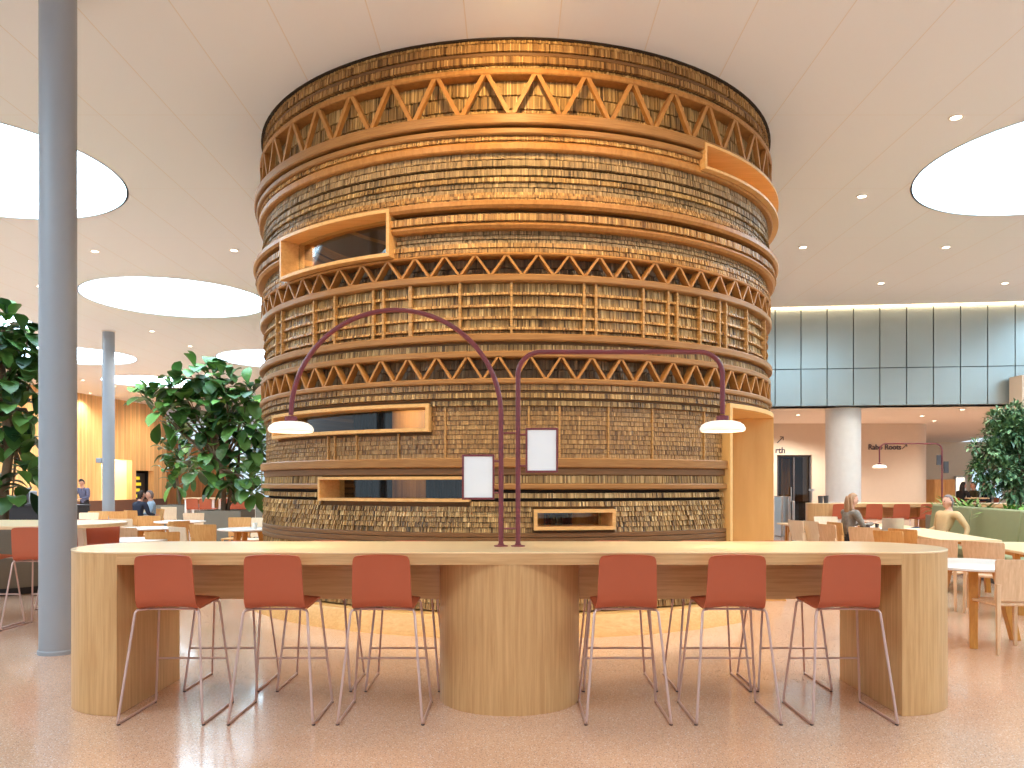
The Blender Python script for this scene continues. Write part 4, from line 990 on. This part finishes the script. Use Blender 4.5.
tree('fiddle_leaf_tree', 'big fiddle leaf tree in grey planter left of the drum', (c[0], c[1], .8),
     [([(PX(223, Y), Y, .8), (PX(224, Y), Y, PZ(495, Y)), (PX(221, Y), Y, PZ(470, Y)), (PX(213, Y), Y, PZ(445, Y)), (PX(208, Y), Y, PZ(415, Y))], .07), ([(PX(226, Y), Y+.1, .8), (PX(230, Y), Y+.1, PZ(485, Y)), (PX(236, Y), Y+.2, PZ(462, Y)), (PX(240, Y), Y, PZ(430, Y))], .05)],
     [B(*a, Y) for a in ((140, 393, 8), (152, 400, 12), (168, 388, 11), (180, 386, 14), (198, 372, 14), (212, 376, 16), (228, 384, 16), (172, 408, 14), (190, 402, 18), (212, 402, 20), (236, 404, 18), (252, 396, 14), (162, 420, 10), (200, 424, 18), (226, 428, 20), (248, 424, 16), (206, 452, 16), (234, 452, 19), (252, 450, 14), (222, 476, 15), (246, 478, 15), (200, 468, 11), (236, 494, 11), (256, 490, 10))], 430, .48, .34, 'leaf', rnd, fork=f, trunk_r=.08)
Y = 11.4; c = (PX(2, Y), Y, 0)
planter('round_planter', 'round grey planter with dark foot behind the left high table', c, 0, 0, .92, r=.9)
tree('fiddle_leaf_tree', 'tall fiddle leaf tree at the left picture edge behind the near column', (c[0], c[1], .86),
     [([(PX(3, Y), Y, .86), (PX(4, Y), Y, PZ(490, Y)), (PX(9, Y), Y, PZ(455, Y)), (PX(6, Y), Y, PZ(420, Y)), (PX(0, Y), Y, PZ(360, Y)), (PX(2, Y), Y, PZ(330, Y))], .075)],
     [B(*a, Y) for a in ((4, 322, 13), (24, 336, 14), (-12, 330, 18), (8, 346, 18), (30, 356, 14), (-22, 356, 22), (10, 374, 18), (32, 384, 12), (-6, 396, 20), (22, 406, 15), (34, 420, 9), (2, 424, 14), (26, 446, 9), (-12, 440, 18), (30, 470, 9), (20, 464, 8), (28, 488, 8), (-14, 478, 14), (12, 496, 7))], 330, .34, .23, 'leaf', rnd, fork=(PX(6, Y), Y, PZ(410, Y)), trunk_r=.07)
Y = 27.0; c = (PX(180, Y), Y, 0)
planter('square_planter', 'grey planter far behind at the plank wall corner', c, 1.2, 1.2, .8)
tree('fiddle_leaf_tree', 'dark smaller fiddle leaf tree behind, at the plank wall corner', (c[0], c[1], .75), [([(c[0], Y, .75), (PX(176, Y), Y, PZ(470, Y)), (PX(180, Y), Y, PZ(440, Y))], .06)],
     [B(*a, Y) for a in ((176, 436, 13), (190, 440, 12), (170, 452, 10), (184, 458, 14), (168, 470, 7), (192, 470, 10), (176, 482, 8))], 170, .42, .26, 'leaf', rnd, fork=(PX(177, Y), Y, PZ(468, Y)))
Y = 31.0; c = (PX(252, Y), Y, 0)
planter('square_planter', 'grey planter far behind at the drum edge', c, 1.2, 1.2, .8)
tree('fiddle_leaf_tree', 'distant fiddle leaf tree showing at the left drum edge', (c[0], c[1], .75), [([(c[0], Y, .75), (PX(250, Y), Y, PZ(470, Y)), (PX(252, Y), Y, PZ(430, Y))], .06)],
     [B(*a, Y) for a in ((238, 420, 14), (258, 410, 14), (250, 440, 16), (262, 458, 12), (240, 470, 12), (256, 482, 10))], 150, .42, .26, 'leaf', rnd, fork=(PX(250, Y), Y, PZ(460, Y)))
# planter behind the green bench with weeping fig and ferns
ym = 12.75; px0 = RX(ym, -1.35)
planter('long_planter', 'long stone planter behind the green bench', (px0, ym, 0), 2.4, 7.7, .86, RA)
Y = 14.6; c = (PX(1022, Y), Y, .8)
tree('weeping_fig', 'dense small leaved fig tree rising behind the green bench', c, [([(c[0], Y, .8), (c[0]-.1, Y, 1.5), (c[0], Y, 2.3)], .05), ([(c[0]+.1, Y, .8), (c[0]+.2, Y+.1, 1.7), (c[0]+.1, Y, 2.6)], .04)],
     [B(*a, Y) for a in ((1016, 424, 22), (1000, 436, 19), (980, 470, 12), (992, 484, 14), (1024, 440, 26), (1010, 430, 18), (1036, 430, 26), (990, 450, 15), (1010, 450, 20), (984, 462, 10), (1000, 470, 17), (1024, 470, 22), (1044, 460, 26), (1008, 490, 15), (1032, 494, 18), (976, 446, 7), (996, 418, 10), (1014, 410, 10))], 7500, .12, .062, 'leaf2', rnd, seg=2, fork=(c[0], Y, 1.7))
for i, (px, Y, h, lab) in enumerate(((950, 16.1, .50, 'bright fern at the far end of the bench planter'), (964, 15.5, .52, 'bright grassy fern behind the man in the planter'), (978, 14.6, .48, 'green fern below the fig tree crown, left side'), (998, 13.6, .44, 'green fern under the fig tree crown'), (1016, 12.9, .42, 'broad fern at the right picture edge behind the bench'))):
    t = thing('fern', lab, 'plant', (max(PX(px, Y), RX(Y, -.36)), Y, .8), 0, 'ferns in the bench planter'); m = MB()
    for k in range(85):
        a = rnd.uniform(0, 2*PI); leaf(m, Vector((rnd.uniform(-.2, .2), rnd.uniform(-.2, .2), 0)), Vector((math.cos(a)*.7, math.sin(a)*.7, rnd.uniform(.6, 1.6))), h*rnd.uniform(.8, 1.5), .05, rnd.uniform(.2, .7), rnd.random(), 4)
    m.build('fronds', M['leaf3'], t, sharp=180)
    m = MB(); m.lathe([(.05, 0), (.03, .06)], 8); m.build('crown', M['bark'], t)

# ------------------------------------------------------------------ people
def skin_body(nodes, edges, root=0):
    me = bpy.data.meshes.new('body'); me.from_pydata([n[0] for n in nodes], edges, [])
    o = bpy.data.objects.new('tmp_body', me); COL.objects.link(o)
    md = o.modifiers.new('skin', 'SKIN'); md.branch_smoothing = .6
    for i, n in enumerate(nodes):
        r = n[1]; sv = me.skin_vertices[0].data[i]; sv.radius = r if isinstance(r, tuple) else (r, r); sv.use_root = (i == root)
    o.modifiers.new('sub', 'SUBSURF').levels = 2
    dg = bpy.context.evaluated_depsgraph_get(); out = bpy.data.meshes.new_from_object(o.evaluated_get(dg)); bpy.data.objects.remove(o)
    return out
def head_mesh(mb, mat):
    nu, nv = 22, 16; vs = []
    for i in range(nv+1):
        a = PI*i/nv
        for j in range(nu):
            b = 2*PI*j/nu; d = Vector((math.sin(a)*math.cos(b), math.sin(a)*math.sin(b), math.cos(a)))
            x, y, z = d.x*.074, d.y*.094, d.z*.118
            if d.z < 0: x *= 1+.30*d.z; y *= 1+(.18*d.z if d.y > 0 else .42*d.z)
            g = lambda cx, cz, sx, sz: math.exp(-((d.x-cx)/sx)**2-((d.z-cz)/sz)**2)*(1 if d.y > 0 else 0)
            y += .024*g(0, -.14, .16, .22)+.007*g(0, -.46, .22, .09)-.012*g(.36, .06, .2, .13)-.012*g(-.36, .06, .2, .13)+.008*g(0, -.82, .3, .2)+.005*g(0, .26, .6, .12)
            vs.append(mat @ Vector((x, y, z)))
    mb.add(vs, [(i*nu+j, (i+1)*nu+j, (i+1)*nu+(j+1) % nu, i*nu+(j+1) % nu) for i in range(nv) for j in range(nu)])
    for s in (-1, 1): mb.ellipsoid(mat @ Vector((s*.074, -.008, -.008)), (.012, .020, .032), 8, 6, mat.to_3x3().to_4x4())
def hand(mb, wrist, direction, palm_n, right):
    d = direction.normalized(); n = (palm_n-d*palm_n.dot(d)).normalized(); s = d.cross(n)*(1 if right else -1)
    m = Matrix((s, d, n)).transposed().to_4x4(); mb.ellipsoid(wrist+d*.045, (.042, .055, .017), 10, 7, m)
    for k, (o, L) in enumerate(((-.030, .068), (-.011, .078), (.010, .074), (.029, .058))):
        a = wrist+d*.082+s*o; b = a+d*L*.5-n*.008; c = b+d*L*.42-n*.022; mb.tube([a-d*.02, a, b, c], [.009, .0095, .0085, .006], 6)
    a = wrist+d*.03-s*.034; mb.tube([a+s*.012, a-s*.012+d*.02, a-s*.02+d*.055-n*.012], [.012, .011, .008], 6)
def person(label, loc, rz, lean, top, legs, hair, head_yaw=0, head_pitch=0, armR=None, armL=None, knees=None, standing=False, hz=.50, long_hair=False, beardless=True, sx=1, bald=False):
    """faces +Y; lean = forward lean of the torso in radians; arms given as (elbow, hand) offsets from the shoulder"""
    t = thing('person', label, 'person', loc, rz)
    up = Vector((0, math.sin(lean), math.cos(lean))); P = Vector((0, 0, hz))
    waist = P+up*.17; chest = P+up*.36; nb = P+up*.50; nt_ = nb+Vector((0, math.sin(lean*.5)*.07+.012, .06)); hd = nt_+Vector((0, .022, .092))
    N = [(P, (.155*sx, .115)), (waist, (.135*sx, .10)), (chest, (.155*sx, .112)), (nb, (.075, .06)), (nt_, (.052, .054)), (hd-Vector((0, 0, .03)), (.05, .06))]
    E = [(0, 1), (1, 2), (2, 3), (3, 4), (4, 5)]; seg = [(0, 1, 0), (1, 2, 0), (2, 3, 0), (3, 4, 2), (4, 5, 2)]
    hands = []
    for s, arm in ((1, armR), (-1, armL)):
        sh = P+up*.45+Vector((s*.182*sx, 0, .01)); e, h = arm if arm else ((.06, .06, -.27), (.0, .30, -.30))
        e = sh+Vector((s*e[0], e[1], e[2])); h = sh+Vector((s*h[0], h[1], h[2])); i = len(N)
        N += [(sh, .072), (e, .05), (h, .031)]; E += [(2, i), (i, i+1), (i+1, i+2)]; seg += [(2, i, 0), (i, i+1, 0), (i+1, i+2, 0)]; hands.append((h, (h-e), s > 0))
    for s in (1, -1):
        hip = P+Vector((s*.095, .02, -.02)); kn, an = (knees[0 if s > 0 else 1] if knees else ((.12, .44, .03), (.12, .46, -.42)))
        if standing: kn, an = ((.10, .02, -.44), (.10, -.02, -.86))
        k = P+Vector((s*kn[0], kn[1], kn[2])); a = P+Vector((s*an[0], an[1], an[2])); i = len(N)
        N += [(hip, .088), (k, .062), (a, .042), (a+Vector((s*.02, .15, -.03)), (.04, .028))]; E += [(0, i), (i, i+1), (i+1, i+2), (i+2, i+3)]; seg += [(0, i, 1), (i, i+1, 1), (i+1, i+2, 1), (i+2, i+3, 3)]
    me = skin_body(N, E); mb = MB(); mb.v = [tuple(v.co) for v in me.vertices]; mb.f = [tuple(p.vertices) for p in me.polygons]; mb.var = [.5]*len(mb.f); nbody = len(mb.f)
    hm = Matrix.Translation(hd) @ Matrix.Rotation(head_yaw, 4, 'Z') @ Matrix.Rotation(head_pitch, 4, 'X')
    head_mesh(mb, hm)
    for w_, d_, r_ in hands: hand(mb, w_, d_, Vector((0, 0, 1)), r_)
    idx = []
    for k, q in enumerate(mb.f):
        if k >= nbody: idx.append(2); continue
        c = sum((Vector(mb.v[i]) for i in q), Vector())/len(q); best = None
        for a, b, mi in seg:
            A, Bv = N[a][0], N[b][0]; u = max(0, min(1, (c-A).dot(Bv-A)/max(1e-6, (Bv-A).length_squared))); dd = (c-(A+(Bv-A)*u)).length
            if best is None or dd < best[0]: best = (dd, mi)
        idx.append(best[1])
    me2 = bpy.data.meshes.new('body'); me2.from_pydata(mb.v, [], mb.f); o = link_mesh('body', me2, [M[top], M[legs], M['skin'], M['shoe']], t, sharp=180)
    me2.polygons.foreach_set('material_index', idx)
    m = MB()
    for s in (-1, 1): m.ellipsoid(hm @ Vector((s*.028, .082, .006)), (.010, .008, .008), 8, 6)
    m.build('eyes', M['eye'], t)
    m = MB(); m.tube([hm @ Vector((x, .088-abs(x)*.25, -.056)) for x in (-.022, -.01, 0, .01, .022)], .0035, 6); m.build('mouth', plain('lips', (176, 92, 84), .5), t)
    # hair: a shell over skull and nape, cut at the forehead and in front of the ears
    nu, nv = 24, 14; m = MB(); vs = []; keep = []
    for i in range(nv+1):
        a = PI*i/nv*.78
        for j in range(nu):
            b = 2*PI*j/nu; d = Vector((math.sin(a)*math.cos(b), math.sin(a)*math.sin(b), math.cos(a))); lim = .52 if d.y > .1 else (-.05 if d.y > -.25 else -.75)
            if bald: lim = max(lim, -.3) if d.y < 0 else .9
            s = 1.10+.02*math.sin(7*b)+.02*math.sin(11*a); ok = d.z > lim
            if bald and d.z > .62 and d.y > -.3: ok = False
            vs.append(hm @ Vector((d.x*.074*s, d.y*.094*s-.003, d.z*.118*s))); keep.append(ok)
    fs = [(i*nu+j, (i+1)*nu+j, (i+1)*nu+(j+1) % nu, i*nu+(j+1) % nu) for i in range(nv) for j in range(nu)]
    m.add(vs, [q for q in fs if sum(keep[x] for x in q) >= 3])
    if long_hair:
        for x, y, z, r, L in ((-.06, -.05, -.10, .038, .15), (.06, -.05, -.10, .038, .15), (-.03, -.085, -.14, .045, .19), (.03, -.085, -.14, .045, .19), (0, -.095, -.10, .05, .17)): m.ellipsoid(hm @ Vector((x, y, z)), (r, r*.8, L), 10, 8)
    h = m.build('hair', M[hair], t, sharp=180); h.modifiers.new('thick', 'SOLIDIFY').thickness = .006
    return t
person('woman with long fair hair in a grey plaid jacket sitting at the long table', (WOX, WOY, 0), math.radians(-84), .16, 'plaid', 'denim', 'hair_fair', head_pitch=-.12, armR=((.05, .10, -.25), (-.02, .33, -.20)), armL=((.05, .10, -.25), (-.04, .34, -.20)), long_hair=True, hz=.57, sx=1.08)
MX, MY = 7.42, 13.85
person('grey haired man in a tan jacket lounging on the green bench', (MX, MY, 0), math.radians(98), -.32, 'tan_cloth', 'denim', 'hair_grey', head_pitch=.10, armR=((.07, .02, -.28), (.06, .26, -.36)), armL=((.14, -.10, -.26), (.20, .02, -.46)), knees=(((.10, .46, .10), (.10, .52, -.42)), ((-.02, .46, .16), (-.22, .62, .06))), hz=.56, sx=1.22)
for px, Y, rz, lab, top, hair, kw in [
    (138, 20.2, -25, 'dark haired person in a navy jumper seated before the plank wall', 'navy_cloth', 'hair_dark', {}), (153.5, 20.9, 125, 'grey haired person in a pale blue shirt beside the one in navy', 'blue_cloth', 'hair_grey', {})]:
    person(lab, (PX(px, Y), Y, 0), math.radians(rz), .12, top, 'denim', hair, hz=.56, **kw)
    chair('honey', 0, Y, rz, 'oak chair under the '+('person in navy' if px < 145 else 'person in pale blue'), 'cafe chairs in the left hall', x=PX(px, Y))
person('dark haired person in violet grey shirt standing by the far grey column, looking down', (PX(85, 25.2), 25.2, 0), math.radians(170), .22, 'grape_cloth', 'black_cloth', 'hair_dark', head_pitch=-.5, hz=.90, standing=True)
for px, Y, rz, lab, top, hair, lh in [(961, 26.0, -75, 'long haired woman in black at the distant bar table', 'black_cloth', 'hair_dark', True), (976, 26.6, 95, 'person in dark olive top at the distant bar table, left of two', 'olive_cloth', 'hair_dark', False), (989, 26.4, 80, 'person in navy at the distant bar table nearest the fig tree', 'navy_cloth', 'hair_grey', False)]:
    person(lab, (PX(px, Y), Y, 0), math.radians(rz), .12, top, 'black_cloth', hair, hz=.80, long_hair=lh, knees=(((.1, .40, -.02), (.1, .36, -.44)), ((.1, .40, -.02), (.1, .36, -.44))))
    dup(ST, (PX(px, Y), Y, 0), math.radians(rz), 'bar stool under the '+lab.split(' at ')[0], 'stools at the distant bar table')
t = thing('high_table', 'distant bar table between the three people in dark clothes', 'table', (PX(970, 26.2), 26.2, 0))
m = MB(); m.box(-.35, .35, -.5, .5, 1.02, 1.06); m.build('tabletop', M['birch'], t, bevel=.005)
m = MB(); m.lathe([(.25, 0), (.25, .015), (.04, .03), (.04, 1.02)], 24); m.build('pedestal', M['black'], t)
